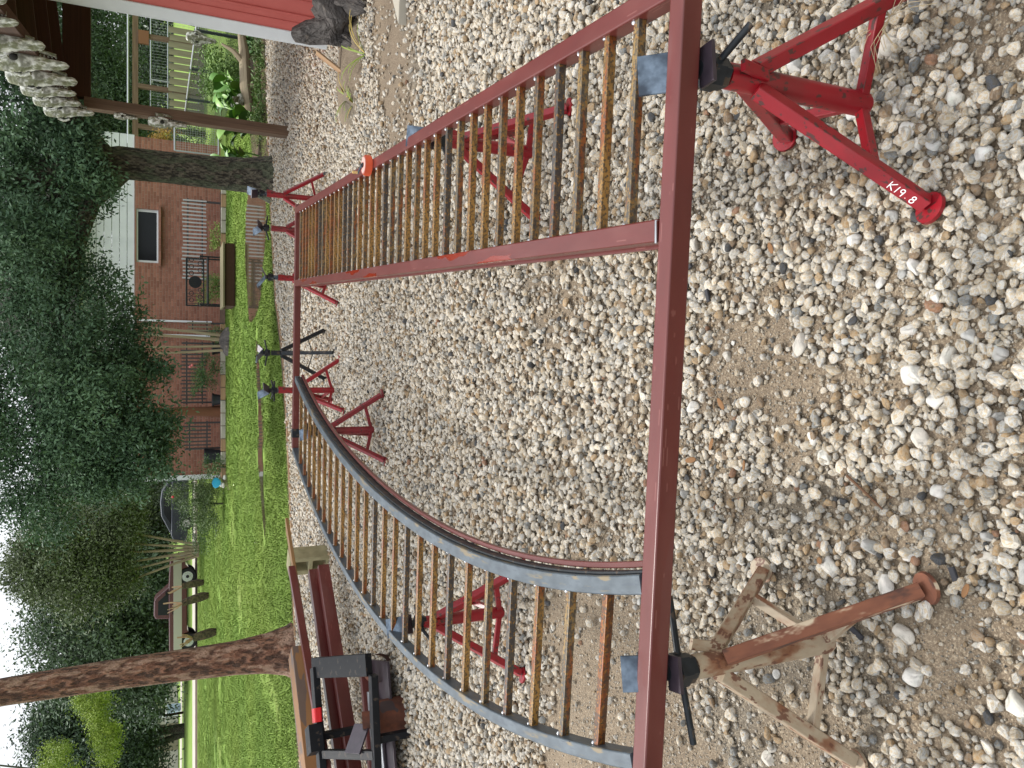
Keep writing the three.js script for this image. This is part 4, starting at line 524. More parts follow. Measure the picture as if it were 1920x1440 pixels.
// ---------- shed with porch ----------
const rusty = std({ color: lin(0.2, 0.09, 0.045), roughness: 0.95 });
{
  const t = thing('metal_shed', 'red ribbed metal shed with white corner flashing', 'shed', G(3.484, 0, 7.962)); const d = V3(0.64, 0, 0.768).normalize(), n = V3(-d.z, 0, d.x), o = (s, h, k = 0) => d.clone().multiplyScalar(s).addScaledVector(n, k).setY(h);
  const back = n.clone().multiplyScalar(-1);
  obj('wall', bar(o(0.02, 1.28), o(4.2, 1.28), 0.05, 2.6, 0.004), M.shedRed, t);
  for (let k = 0; k < 17; k++) { const s = 0.26 + k * 0.23; if (s > 4.1) break; obj('rib', bar(o(s, -0.01, 0.03), o(s, 2.58, 0.03), 0.03, 0.024, 0.01, d), M.shedRed, t); obj('rib', bar(o(s - 0.08, -0.01, 0.025), o(s - 0.08, 2.58, 0.025), 0.02, 0.008, 0.003, d), M.shedRed, t); }
  obj('corner_flashing', bar(o(0.07, 1.28, 0.024), o(0.07, 1.281, 0.024).setY(2.59), 0.02, 0.15, 0.004, d), M.white, t); t.children[t.children.length - 1].removeFromParent();
  obj('corner_flashing', bar(o(0.035, -0.02, 0.034), o(0.035, 2.59, 0.034), 0.11, 0.02, 0.006, n), M.white, t);
  obj('side_wall', bar(o(0.0, 1.28, -0.05), o(0.0, 1.28, -3), 0.05, 2.6, 0.004), M.shedRed, t);
  obj('corner_flashing', bar(o(-0.036, -0.02, -0.005), o(-0.036, 2.59, -0.005), 0.02, 0.055, 0.006, n), M.white, t);
}
{
  const t = thing('porch_roof', 'dark timber porch roof on a weathered square post', 'porch', G(3.39, 0, 10.7)), o = t.position, P = (x, h, f) => G(x, h, f).sub(o);
  obj('post', bar(P(3.39, -0.05, 10.68), P(3.42, 2.42, 10.68), 0.135, 0.135, 0.008), M.post, t);
  obj('eave_beam', bar(P(3.41, 2.56, 10.9), P(2.42, 2.72, 5.2), 0.09, 0.24, 0.006), M.darkWood, t);
  obj('header_beam', bar(P(3.48, 2.5, 10.68), P(7.5, 2.5, 10.68), 0.1, 0.3, 0.006), M.darkWood, t);
  const q = [P(3.44, 2.71, 11.0), P(2.44, 2.87, 5.0), P(7.2, 3.3, 5.0), P(7.8, 3.2, 11.1)]; const g = new THREE.BufferGeometry(), v = []; const up = V3(0, 0.04, 0); const A = q, B = q.map((p) => p.clone().add(up)); const tri = (a, b, c) => v.push(a.x, a.y, a.z, b.x, b.y, b.z, c.x, c.y, c.z); tri(A[0], A[2], A[1]); tri(A[0], A[3], A[2]); tri(B[0], B[1], B[2]); tri(B[0], B[2], B[3]); for (let i = 0; i < 4; i++) { const j = (i + 1) % 4; tri(A[i], A[j], B[j]); tri(A[i], B[j], B[i]); } g.setAttribute('position', new THREE.Float32BufferAttribute(v, 3)); g.computeVertexNormals(); obj('roof_sheet', g, std({ color: lin(0.16, 0.15, 0.14), roughness: 0.8 }), t);
  for (let k = 0; k < 6; k++) { const f = 5.6 + k * 0.98, e = (10.9 - f) / 5.7; obj('rafter', bar(P(3.41 - e * 0.99, 2.62 + e * 0.17, f), P(7.4 - e * 0.4, 3.08 + e * 0.1, f), 0.05, 0.14, 0.004), M.darkWood, t); }
}
// ---------- skulls ----------
function makeSkull(label, pos, turn, scale, tilt) {
  const t = thing('animal_skull', label, 'skull', pos, turn); const NS = 16, NA = 18, p = [], idx = [], uv = [];
  const prof = [[0, 0.03, 0.03], [0.02, 0.085, 0.07], [0.08, 0.1, 0.085], [0.14, 0.105, 0.08], [0.18, 0.12, 0.078], [0.24, 0.085, 0.07], [0.32, 0.066, 0.058], [0.42, 0.05, 0.042], [0.5, 0.042, 0.028], [0.53, 0.028, 0.016], [0.54, 0.004, 0.004]];
  const samp = (s) => { for (let i = 1; i < prof.length; i++) if (s <= prof[i][0]) { const a = prof[i - 1], b = prof[i], k = (s - a[0]) / (b[0] - a[0]); return [a[1] + (b[1] - a[1]) * k, a[2] + (b[2] - a[2]) * k]; } return [0.004, 0.004]; };
  for (let i = 0; i <= NS * 2; i++) { const s = 0.54 * i / (NS * 2), [w, d] = samp(s); for (let j = 0; j <= NA; j++) { const a = j / NA * 6.2832; let k = 1; const ex = Math.hypot((s - 0.185) / 0.035, (Math.sin(a * 1) - 0.35) / 0.45); if (Math.abs(Math.cos(a)) > 0.5 && ex < 1) k = 0.42 + 0.58 * ex; const nz = Math.hypot((s - 0.47) / 0.05, Math.cos(a) / 0.6); if (Math.sin(a) > 0 && nz < 1) k = Math.min(k, 0.5 + 0.5 * nz); k *= 0.88 + 0.24 * noise2(Math.cos(a) * 3 + 5, Math.sin(a) * 3 + s * 22, 77); p.push(Math.cos(a) * w * k * 0.86, -s, Math.sin(a) * d * k * (Math.sin(a) < 0 ? 0.6 : 1)); uv.push(a * 0.08, s); } }
  for (let i = 0; i < NS * 2; i++) for (let j = 0; j < NA; j++) { const a = i * (NA + 1) + j, b = a + 1, c = a + NA + 1, e = c + 1; idx.push(a, c, b, b, c, e); }
  const g = new THREE.BufferGeometry(); g.setAttribute('position', new THREE.Float32BufferAttribute(p, 3)); g.setAttribute('uv', new THREE.Float32BufferAttribute(uv, 2)); g.setIndex(idx); g.computeVertexNormals();
  const body = obj('cranium', g, M.bone, t);
  for (const s of [-1, 1]) { const e = new THREE.SphereGeometry(0.03, 10, 8); e.scale(0.7, 1.15, 1.0); e.translate(s * 0.06, -0.185, 0.034); obj('eye_socket', e, M.socketShade, t); obj('cheek_arch', limb([V3(s * 0.11, -0.13, 0.0), V3(s * 0.128, -0.19, 0.01), V3(s * 0.1, -0.26, 0.012)], [0.014, 0.016, 0.012], 8), M.bone, t); obj('jaw', limb([V3(s * 0.075, -0.1, -0.06), V3(s * 0.06, -0.25, -0.085), V3(s * 0.035, -0.45, -0.06)], [0.03, 0.02, 0.012], 8), M.bone, t); }
  const tg = []; for (let k = 0; k < 7; k++) for (const s of [-1, 1]) { const c = new THREE.ConeGeometry(0.008, 0.03, 5); c.rotateX(-Math.PI / 2); c.translate(s * (0.056 - k * 0.002), -0.3 - k * 0.026, -0.035); tg.push(c); } obj('teeth', tg, M.bone, t);
  t.scale.setScalar(scale); t.rotation.x = tilt; return t;
}
{
  const lab = ['weathered animal skull nearest the porch post on the eave beam', 'weathered animal skull on the eave beam, second from the porch post', 'weathered animal skull on the eave beam, third from the porch post', 'weathered animal skull on the eave beam, fourth from the porch post', 'weathered animal skull on the eave beam, fifth from the porch post', 'weathered animal skull on the eave beam, sixth from the porch post', 'weathered animal skull on the eave beam, seventh from the porch post', 'weathered animal skull on the eave beam, eighth from the porch post'];
  lab[0] = 'weathered animal skull on the eave beam right beside the porch post'.replace('right ', '');
  [10.55, 9.85, 9.15, 8.45, 7.75, 7.1, 6.45, 5.85].forEach((f, k) => { const e = (10.9 - f) / 5.7; makeSkull(lab[k], G(3.41 - e * 0.99 - 0.1, 2.82 + e * 0.16, f), -0.85 + 0.4 * Math.sin(k * 3), 1.0 + 0.14 * Math.sin(k * 5), -0.14 + 0.08 * Math.sin(k * 7)); });
  makeSkull('animal skull with toothed jaw hung low on the porch post', G(3.3, 1.72, 10.62), -1.3, 0.85, 0.1);
  makeSkull('small animal skull hung high on the porch post', G(3.32, 2.1, 10.66), -1.3, 0.5, 0.1);
  makeSkull('pale animal skull hung on the dark wire fence post', G(6.15, 1.16, 14.75), -0.3, 0.95, 0.0);
}
// ---------- stump, plants, slab near the shed ----------
{
  const t = thing('charred_stump', 'charred hollow tree stump lying against the red shed', 'stump', G(3.05, 0, 6.75));
  { const cv = new THREE.CatmullRomCurve3([V3(1.1, 0.16, 0.35), V3(0.8, 0.17, 0.25), V3(0.55, 0.19, 0.12), V3(0.3, 0.18, 0.0), V3(0.08, 0.15, -0.12), V3(0.0, 0.13, -0.17)]), pp = cv.getPoints(30); obj('log', limb(pp, pp.map((q, i) => 0.185 * (0.9 + 0.2 * Math.sin(i * 0.7)) * (i > 26 ? 1 - (i - 26) * 0.16 : 1)), 40, true, 0.75, 11), M.char, t); }
  obj('knot', limb([V3(0.12, 0.16, -0.1), V3(0.1, 0.4, -0.26), V3(0.08, 0.5, -0.32)], [0.14, 0.11, 0.06], 20, true, 0.7, 14), M.char, t);
  for (const [a, b, c, r0] of [[0.1, 0.1, -0.1, 0.09], [0.3, 0.05, 0.2, 0.1], [0.55, 0.08, 0.3, 0.09]]) obj('root', limb([V3(a, 0.14, c - 0.1), V3(a - 0.12, 0.1, c + 0.06), V3(a - 0.2, 0.02, c + 0.2)], [r0, r0 * 0.75, r0 * 0.3], 12, true, 1.0, 20 + a * 10), M.char, t);
  obj('splinter', bar(V3(-0.05, 0.3, -0.3), V3(-0.28, 0.02, -0.2), 0.05, 0.02), M.tan, t);
  obj('bark_slab', limb([V3(0.5, 0.42, 0.1), V3(0.9, 0.5, 0.2)], [0.12, 0.1], 8, true, 0.6, 15), M.tan, t);
  const blade = (n, len, w, seed, cols) => { const r = rng(seed), gs = []; for (let k = 0; k < n; k++) { const a = r() * 6.28, l = len * (0.6 + 0.6 * r()), rise = 0.35 + 0.5 * r(), pts = []; for (let i = 0; i <= 5; i++) { const s = i / 5; pts.push(V3(Math.cos(a) * l * s, l * (rise * s * 1.6 - s * s * 0.9 * rise), Math.sin(a) * l * s)); } gs.push(sweep(pts, w, 0.003, 0.001, V3(0, 1, 0.01), true, 1)); } return gs; };
  const lm = [std({ color: lin(0.2, 0.27, 0.04), roughness: 0.6 }), std({ color: lin(0.36, 0.27, 0.06), roughness: 0.7 })];
  const tuft = (label, x, f, n, len, seed) => { const q = thing('spiky_plant', label, 'plant', G(x, 0.01, f)); blade(n, len, 0.011, seed).forEach((g, i) => obj('leaf', g, lm[i % 3 === 2 ? 1 : 0], q)); };
  tuft('spiky yellow green plant in front of the charred stump', 2.78, 6.4, 9, 0.27, 31); tuft('small spiky plant on the dirt mound', 2.62, 7.0, 10, 0.22, 32); tuft('yellowed small spiky plant at the mound foot', 2.5, 6.8, 8, 0.16, 33);
  const md = obj('dirt_mound', (() => { const g = new THREE.SphereGeometry(1, 28, 12, 0, 6.2832, 0, Math.PI / 2), p = g.attributes.position; for (let i = 0; i < p.count; i++) { const x = p.getX(i), y = p.getY(i), z = p.getZ(i), k = 0.8 + 0.5 * noise2(x * 3 + 5, z * 3 + 7, 4); p.setXYZ(i, x * 0.5 * k, y * 0.09 * k - 0.01, z * 0.4 * k); } g.computeVertexNormals(); const u = g.attributes.uv; for (let i = 0; i < u.count; i++) u.setXY(i, p.getX(i), p.getZ(i)); g.translate(2.85, 0, -6.95); return g; })(), M.dirt); struct(md, 'low dark mound of soil by the stump');
  const sl = obj('concrete_pad', (() => { const s = new THREE.Shape([[0, 0], [1.2, 0.75], [1.6, 0.1], [1.5, -0.25]].map(([a, b]) => new THREE.Vector2(a, b))); const g = new THREE.ExtrudeGeometry(s, { depth: 0.05, bevelEnabled: true, bevelSize: 0.008, bevelThickness: 0.008, bevelSegments: 2 }); g.rotateX(-Math.PI / 2); g.translate(2.56, 0, -5.28); return g; })(), M.concrete); struct(sl, 'corner of a pale concrete pad in the gravel');
}
// ---------- steel stock and rack ----------
{
  const u = V3(-0.56, 0, 0.83).normalize();
  const piece = (name, label, cat, a, b, w, h, m, group) => { const o = obj(name, bar(V3(0, 0, 0), V3().subVectors(b, a), w, h, 0.004), m); o.position.copy(a); return tag(o, label, cat, group); };
  piece('rusty_beam', 'wide rusty brown steel beam above the other stock', 'steel beam', G(-2.34, 0.5, 6.87), G(-3.9, 0.5, 5.45), 0.26, 0.12, M.rustBeam);
  piece('steel_tube', 'single dark red steel tube lying on top of the stock', 'steel tube', G(-1.72, 0.47, 7.38), G(-3.3, 0.47, 5.05), 0.06, 0.06, M.primer);
  piece('steel_tube', 'dark red steel tube, lower of the stacked pair', 'steel tube', G(-1.77, 0.27, 7.36), G(-3.3, 0.27, 5.9), 0.1, 0.1, M.primer);
  piece('steel_tube', 'dark red steel tube beside the gravel, outer of the stacked pair', 'steel tube', G(-1.7, 0.215, 7.2), G(-3.2, 0.215, 5.75), 0.1, 0.1, M.primer);
  for (let k = 0; k < 4; k++) { const d = k * 0.036; piece('steel_angle', 'thin brown steel bar in the bundle on the concrete block', 'steel bar', G(-1.36 - d * 0.9, 0.425, 7.98 - d * 0.3), G(-3.1 - d * 0.9, 0.425, 5.75 - d * 0.3), 0.03, 0.03, M.brown, 'brown bars on the concrete block'); }
  { const t = thing('concrete_block', 'mossy hollow concrete block on end under the steel bars', 'concrete block', G(-1.8, 0, 8.0), -0.45); const s = new THREE.Shape([[-0.1, 0], [0.1, 0], [0.1, 0.4], [-0.1, 0.4]].map(([a, b]) => new THREE.Vector2(a, b))); for (const y of [0.035, 0.215]) s.holes.push(new THREE.Path([[-0.062, y], [-0.062, y + 0.15], [0.062, y + 0.15], [0.062, y]].map(([a, b]) => new THREE.Vector2(a, b)))); const g = new THREE.ExtrudeGeometry(s, { depth: 0.17, bevelEnabled: true, bevelSize: 0.008, bevelThickness: 0.008, bevelSegments: 2 }); g.translate(0, 0, -0.085); obj('body', g, M.block, t); }
  const r = thing('bar_rack', 'black steel cradle rack holding bar stock on rusty pipe feet', 'rack', G(-2.3, 0, 5.6)), o = r.position, P = (x, h, f) => G(x, h, f).sub(o);
  const FA = P(-2.2, 0.5, 6.05), FB = P(-3.1, 0.5, 5.65), NA = P(-1.93, 0.26, 5.2), NB = P(-2.9, 0.26, 5.05);
  obj('far_rail', bar(FA, FB, 0.14, 0.05), M.blackPaint, r); obj('near_rail', bar(NA.clone().lerp(NB, 0.07), NB, 0.09, 0.05), M.blackPaint, r);
  obj('end_member', bar(FA, NA.clone().lerp(FA, 0.06), 0.15, 0.05), M.blackPaint, r); obj('cross_member', bar(FA.clone().lerp(FB, 0.62), NA.clone().lerp(NB, 0.6), 0.06, 0.06), M.blackPaint, r);
  obj('clamp', bar(FA.clone().lerp(FB, 0.42).add(V3(0, 0.04, 0)), FA.clone().lerp(FB, 0.62).add(V3(0.02, 0.04, 0.02)), 0.2, 0.1), M.blackPaint, r); obj('knob', bar(FA.clone().lerp(FB, 0.32).add(V3(0.05, 0.02, 0.06)), FA.clone().lerp(FB, 0.42).add(V3(0.05, 0.02, 0.06)), 0.11, 0.06, 0.015), std({ color: lin(0.6, 0.008, 0.012), roughness: 0.4 }), r);
  obj('guard_plate', bar(FA.clone().lerp(NA, 0.55).lerp(FB.clone().lerp(NB, 0.6), 0.5), FA.clone().lerp(NA, 0.8).lerp(FB.clone().lerp(NB, 0.85), 0.5), 0.2, 0.012, 0.003, V3(0.5, 0.7, 0.2).normalize()), M.plateDark, r);
  for (const p of [FA.clone().lerp(FB, 0.5), FB, NA.clone().lerp(NB, 0.5)]) obj('leg', bar(V3(p.x, 0, p.z), V3(p.x, p.y - 0.03, p.z), 0.05, 0.05), M.blackPaint, r);
  obj('tray', bar(FA.clone().lerp(NA, 0.5).setY(0.1), FB.clone().lerp(NB, 0.5).setY(0.1), 0.5, 0.02), M.plateDark, r);
  for (const k of [0, 1, 2]) piece('flat_steel_bar', 'silver flat bar lying inside the black rack', 'steel bar', G(-2.32, 0.135 + k * 0.014, 5.55 + k * 0.08), G(-3.2, 0.135 + k * 0.014, 5.22 + k * 0.1), 0.05, 0.012, M.galv, 'silver bars in the rack');
  piece('steel_tube', 'dark red steel tube lying inside the black rack', 'steel tube', G(-2.15, 0.16, 5.88), G(-3.2, 0.16, 5.45), 0.06, 0.06, M.primer);
  const ring = thing('pipe_ring', 'short open rusty pipe ring standing on the gravel', 'pipe', G(-2.12, 0, 5.62), 0.42); { const s = new THREE.Shape(); s.absarc(0, 0, 0.115, 0, 6.2832); const hpath = new THREE.Path(); hpath.absarc(0, 0, 0.1, 0, 6.2832, true); s.holes.push(hpath); const g = new THREE.ExtrudeGeometry(s, { depth: 0.11, bevelEnabled: false, curveSegments: 36 }); g.translate(0, 0.115, -0.055); obj('wall', g, M.rustPipe, ring); }
  const st = thing('pipe_stub', 'thick rusty pipe stub standing below the black rack', 'pipe', G(-2.36, 0, 5.32), 0.3); obj('wall', limb([V3(0, 0, 0), V3(0, 0.01, 0), V3(0, 0.2, 0), V3(0, 0.215, 0)], [0.118, 0.122, 0.118, 0.1], 30, true, 0.06, 4), M.rustPipe, st); obj('neck', limb([V3(0, 0.21, 0), V3(0, 0.3, -0.02)], 0.06, 16), M.rustPipe, st);
}
// ---------- vehicles ----------
function wheel(t, x, z, r, w = 0.24, out = 1) {
  const g = limb([V3(0, 0, -w / 2), V3(0, 0, -w / 2 + 0.03), V3(0, 0, w / 2 - 0.03), V3(0, 0, w / 2)], [r * 0.9, r, r, r * 0.9], 28); const o = obj('wheel', g, M.rubber, t); o.position.set(x, r, z);
  const s = out, rim = obj('rim', limb([V3(0, 0, s * (w / 2 + 0.002)), V3(0, 0, s * (w / 2 + 0.012))], [r * 0.62, r * 0.58], 24), M.chrome, o);
  const sp = []; for (let k = 0; k < 10; k++) { const a = k * 0.6283; sp.push(bar(V3(Math.cos(a) * r * 0.16, Math.sin(a) * r * 0.16, s * (w / 2 + 0.02)), V3(Math.cos(a) * r * 0.55, Math.sin(a) * r * 0.55, s * (w / 2 + 0.016)), 0.03, 0.016)); } obj('spokes', sp, M.chrome, o);
  obj('hub', limb([V3(0, 0, s * (w / 2 + 0.01)), V3(0, 0, s * (w / 2 + 0.035))], r * 0.18, 14), M.rubber, o); return o;
}
function profile(pts, w, bevel = 0.03) { const s = new THREE.Shape(); pts.forEach((p, i) => p.length === 2 ? (i ? s.lineTo(p[0], p[1]) : s.moveTo(p[0], p[1])) : s.absarc(p[0], p[1], p[2], Math.PI, 0, true)); const g = new THREE.ExtrudeGeometry(s, { depth: w - 2 * bevel, bevelEnabled: true, bevelSize: bevel, bevelThickness: bevel, bevelSegments: 3, curveSegments: 14 }); g.translate(0, 0, -w / 2 + bevel); return g; }
{
  const t = thing('pickup_truck', 'maroon and beige two tone pickup truck parked on the drive', 'truck', G(-10.55, -0.03, 39.4), 0.12);
  obj('body', profile([[-2.4, 0.55], [-1.9, 0.5], [-1.42, 0.4, 0.44], [-0.9, 0.46], [1.0, 0.46], [1.52, 0.4, 0.44], [2.05, 0.5], [2.38, 0.55], [2.38, 1.02], [2.25, 1.1], [1.05, 1.16], [-2.4, 1.14]], 1.86), M.maroon, t);
  const mid = (x0, x1) => { const g = profile([[x0, 0.66], [x1, 0.66], [x1, 0.99], [x0, 0.99]], 1.875, 0.012); return g; };
  obj('side_panel', mid(-2.33, 1.0), M.beige, t); obj('side_panel', mid(1.02, 2.3), M.beige, t);
  const cab = obj('cab', profile([[-0.28, 1.13], [1.12, 1.13], [0.62, 1.7], [0.5, 1.76], [-0.1, 1.77], [-0.22, 1.7]], 1.66, 0.05), M.maroon, t);
  for (const s of [-1, 1]) { const sh = new THREE.Shape([[-0.14, 1.22], [0.86, 1.22], [0.5, 1.64], [-0.1, 1.65]].map(([a, b]) => new THREE.Vector2(a, b))); const g = new THREE.ExtrudeGeometry(sh, { depth: 0.01, bevelEnabled: false }); g.translate(0, 0, s > 0 ? 0.829 : -0.839); obj('side_window', g, M.glass, cab); obj('door_line', bar(V3(0.42, 0.6, s * 0.938), V3(0.42, 1.1, s * 0.938), 0.012, 0.004, 0.001), M.rubber, t); obj('door_handle', bar(V3(-0.12, 1.03, s * 0.945), V3(0.05, 1.03, s * 0.945), 0.02, 0.03), M.rubber, t); obj('mirror', box(0.14, 0.16, 0.16, 0.86, 1.26, s * 0.98), M.rubber, t); }
  obj('windshield', bar(V3(1.075, 1.2, 0), V3(0.66, 1.675, 0), 1.44, 0.012, 0.003, V3(0.75, 0.66, 0)), new THREE.MeshPhysicalMaterial({ color: lin(0.05, 0.055, 0.06), roughness: 0.05, clearcoat: 1, clearcoatRoughness: 0.03 }), cab);
  obj('rear_window', bar(V3(-0.285, 1.28, -0.5), V3(-0.285, 1.28, 0.5), 0.02, 0.3), M.glass, cab);
  for (const z of [-0.98 + 0.2, 0.98 - 0.2]) { wheel(t, -1.42, z, 0.37, 0.25, Math.sign(z)); wheel(t, 1.52, z, 0.4, 0.25, Math.sign(z)); }
  obj('bumper', box(0.12, 0.18, 1.84, 2.46, 0.56, 0), M.chrome, t); obj('bumper', box(0.12, 0.16, 1.8, -2.46, 0.56, 0), M.chrome, t);
  for (const s of [-1, 1]) { obj('headlight', box(0.05, 0.14, 0.3, 2.4, 0.88, s * 0.7), M.chrome, t); obj('taillight', box(0.06, 0.36, 0.1, -2.41, 0.86, s * 0.86), M.tail, t); }
  const b = thing('black_car', 'black hatchback car with sloping rear parked beyond the shrub', 'car', G(-5.85, -0.03, 43.6), 0.05);
  obj('body', profile([[-2.15, 0.42], [-1.85, 0.32], [-1.32, 0.33, 0.37], [-0.9, 0.28], [0.95, 0.28], [1.38, 0.33, 0.37], [1.85, 0.32], [2.15, 0.42], [2.12, 0.78], [1.2, 0.95], [-1.9, 0.98], [-2.18, 0.86]], 1.8, 0.06), M.carBlack, b);
  const cb = obj('cabin', profile([[-2.0, 0.95], [1.15, 0.93], [0.35, 1.4], [-0.2, 1.47], [-0.9, 1.42]], 1.5, 0.08), M.carBlack, b);
  for (const s of [-1, 1]) { const sh = new THREE.Shape([[-1.35, 1.04], [0.85, 1.01], [0.25, 1.35], [-0.2, 1.4], [-0.8, 1.36]].map(([a, c]) => new THREE.Vector2(a, c))); const g = new THREE.ExtrudeGeometry(sh, { depth: 0.01, bevelEnabled: false }); g.translate(0, 0, s > 0 ? 0.749 : -0.759); obj('side_window', g, M.glass, cb); }
  obj('rear_glass', bar(V3(-1.86, 1.06, 0), V3(-1.0, 1.42, 0), 1.25, 0.012, 0.003, V3(-0.4, 0.9, 0)), M.glass, cb);
  for (const z of [-0.76, 0.76]) { wheel(b, -1.32, z, 0.33, 0.22, Math.sign(z)); wheel(b, 1.38, z, 0.33, 0.22, Math.sign(z)); }
  for (const s of [-1, 1]) obj('taillight', box(0.1, 0.14, 0.34, -2.14, 0.86, s * 0.7), M.tail, b);
  const far = (label, m, x, f, turn) => { const c = thing('parked_car', label, 'car', G(x, -0.03, f), turn); obj('body', profile([[-2.1, 0.4], [-1.3, 0.33, 0.35], [-0.9, 0.3], [0.95, 0.3], [1.35, 0.33, 0.35], [2.1, 0.4], [2.05, 0.8], [1.1, 0.95], [-2.05, 0.98]], 1.75, 0.06), m, c); obj('cabin', profile([[-1.7, 0.95], [1.0, 0.93], [0.4, 1.38], [-1.1, 1.42]], 1.5, 0.08), M.glass, c); for (const z of [-0.76, 0.76]) { wheel(c, -1.3, z, 0.32, 0.22, Math.sign(z)); wheel(c, 1.35, z, 0.32, 0.22, Math.sign(z)); } };
  far('pale pink car half hidden behind the pickup bed', paint(0.45, 0.27, 0.3), -18.2, 62, 0.3); far('dark blue car behind the pickup bed', paint(0.02, 0.04, 0.08), -16.6, 66, 0.2);
}
// ---------- cut palm trunks ----------
{
  const dead = std({ color: lin(0.36, 0.24, 0.14), roughness: 0.9 }), dk = std({ map: M.bark.map, color: lin(0.7, 0.55, 0.4), roughness: 1, bumpMap: M.bark.bumpMap, bumpScale: 0.03 });
  const stub = (label, x, f, h, lean, n, seed, thick) => { const t = thing('palm_stub', label, 'palm', G(x, 0, f)), r = rng(seed); obj('trunk', limb([V3(0, -0.05, 0), V3(lean * 0.1, h * 0.15, 0), V3(lean * 0.4, h * 0.45, 0), V3(lean * 0.7, h * 0.7, 0)], [0.09, thick, thick * 0.95, thick * 0.7], 12, true, 0.3, seed), dk, t); for (let k = 0; k < n; k++) { const a = r() * 6.28, l = h * (0.25 + 0.3 * r()), q = V3(lean * 0.68, h * 0.66, 0), d = 0.06 + 0.14 * r(); obj('dry_leaf', sweep([q, V3(q.x + Math.cos(a) * d + lean * 0.15, q.y + l * 0.6, Math.sin(a) * d), V3(q.x + Math.cos(a) * d * 1.3 + lean * 0.3, q.y + l, Math.sin(a) * d * 1.3)], 0.05, 0.012, 0.004), dead, t); } };
  stub('stout cut palm trunk with orange brown husk in front of the truck door', -7.8, 32.5, 1.1, -0.1, 6, 61, 0.15); stub('leaning palm trunk with dry tan leaves in front of the truck bed', -7.5, 29.3, 1.2, -0.28, 7, 62, 0.15); stub('stubby palm trunk with long drooping dry leaves in front of the truck tail', -7.65, 25.4, 0.92, -0.18, 8, 63, 0.14);
}
// ---------- mailbox, garage, far fence ----------
{
  const m = thing('mailbox', 'dark mailbox on a timber post by the far road', 'mailbox', G(-23.6, 0, 60)); obj('post', bar(V3(0, -0.05, 0), V3(0, 1.25, 0), 0.14, 0.14), M.darkWood, m); obj('arm', bar(V3(-0.1, 1.2, 0), V3(0.6, 1.2, 0), 0.1, 0.1), M.darkWood, m); obj('box', box(0.3, 0.26, 0.55, 0.3, 1.4, 0), M.darkPipe, m);
  const h = thing('white_garage', 'white roofed pale garage beyond the far road', 'garage', G(-33, 0, 78)); obj('wall', plainBox(8, 1.9, 6, 0, 0.95, 0), std({ color: lin(0.4, 0.38, 0.33), roughness: 0.9 }), h); obj('door', plainBox(2.4, 1.6, 0.06, 1.5, 0.8, 3.04), M.greyWood, h); const s = new THREE.Shape([[-4.4, 1.91], [4.4, 1.91], [3.2, 3.6], [-3.2, 3.6]].map(([a, b]) => new THREE.Vector2(a, b))); const g = new THREE.ExtrudeGeometry(s, { depth: 6.6, bevelEnabled: false }); g.translate(0, 0, -3.3); obj('roof', g, M.white, h); obj('column', bar(V3(3.6, 0, 3.2), V3(3.6, 1.9, 3.2), 0.3, 0.3), M.white, h);
  const f = thing('far_rail_fence', 'thin metal rail fence under the shaded evergreen tree', 'fence', G(-25, 0, 70)); for (let k = 0; k < 5; k++) obj('post', rod(V3(-4 + k * 2, 0, 0), V3(-4 + k * 2, 1.9, 0), 0.05, 6), M.galv, f); for (const y of [1.0, 1.8]) obj('rail', rod(V3(-4.2, y, 0), V3(4.2, y, 0), 0.04, 6), M.galv, f);
  const w = thing('roadside_bin', 'pale blue bin beside the thin metal fence', 'bin', G(-25.5, 0, 66)); obj('body', limb([V3(0, 0, 0), V3(0, 0.9, 0)], [0.32, 0.4], 4), std({ color: lin(0.3, 0.42, 0.5), roughness: 0.6 }), w); obj('lid', limb([V3(0, 0.9, 0), V3(0, 1.0, 0)], [0.44, 0.36], 4), std({ color: lin(0.4, 0.5, 0.56), roughness: 0.6 }), w);
}
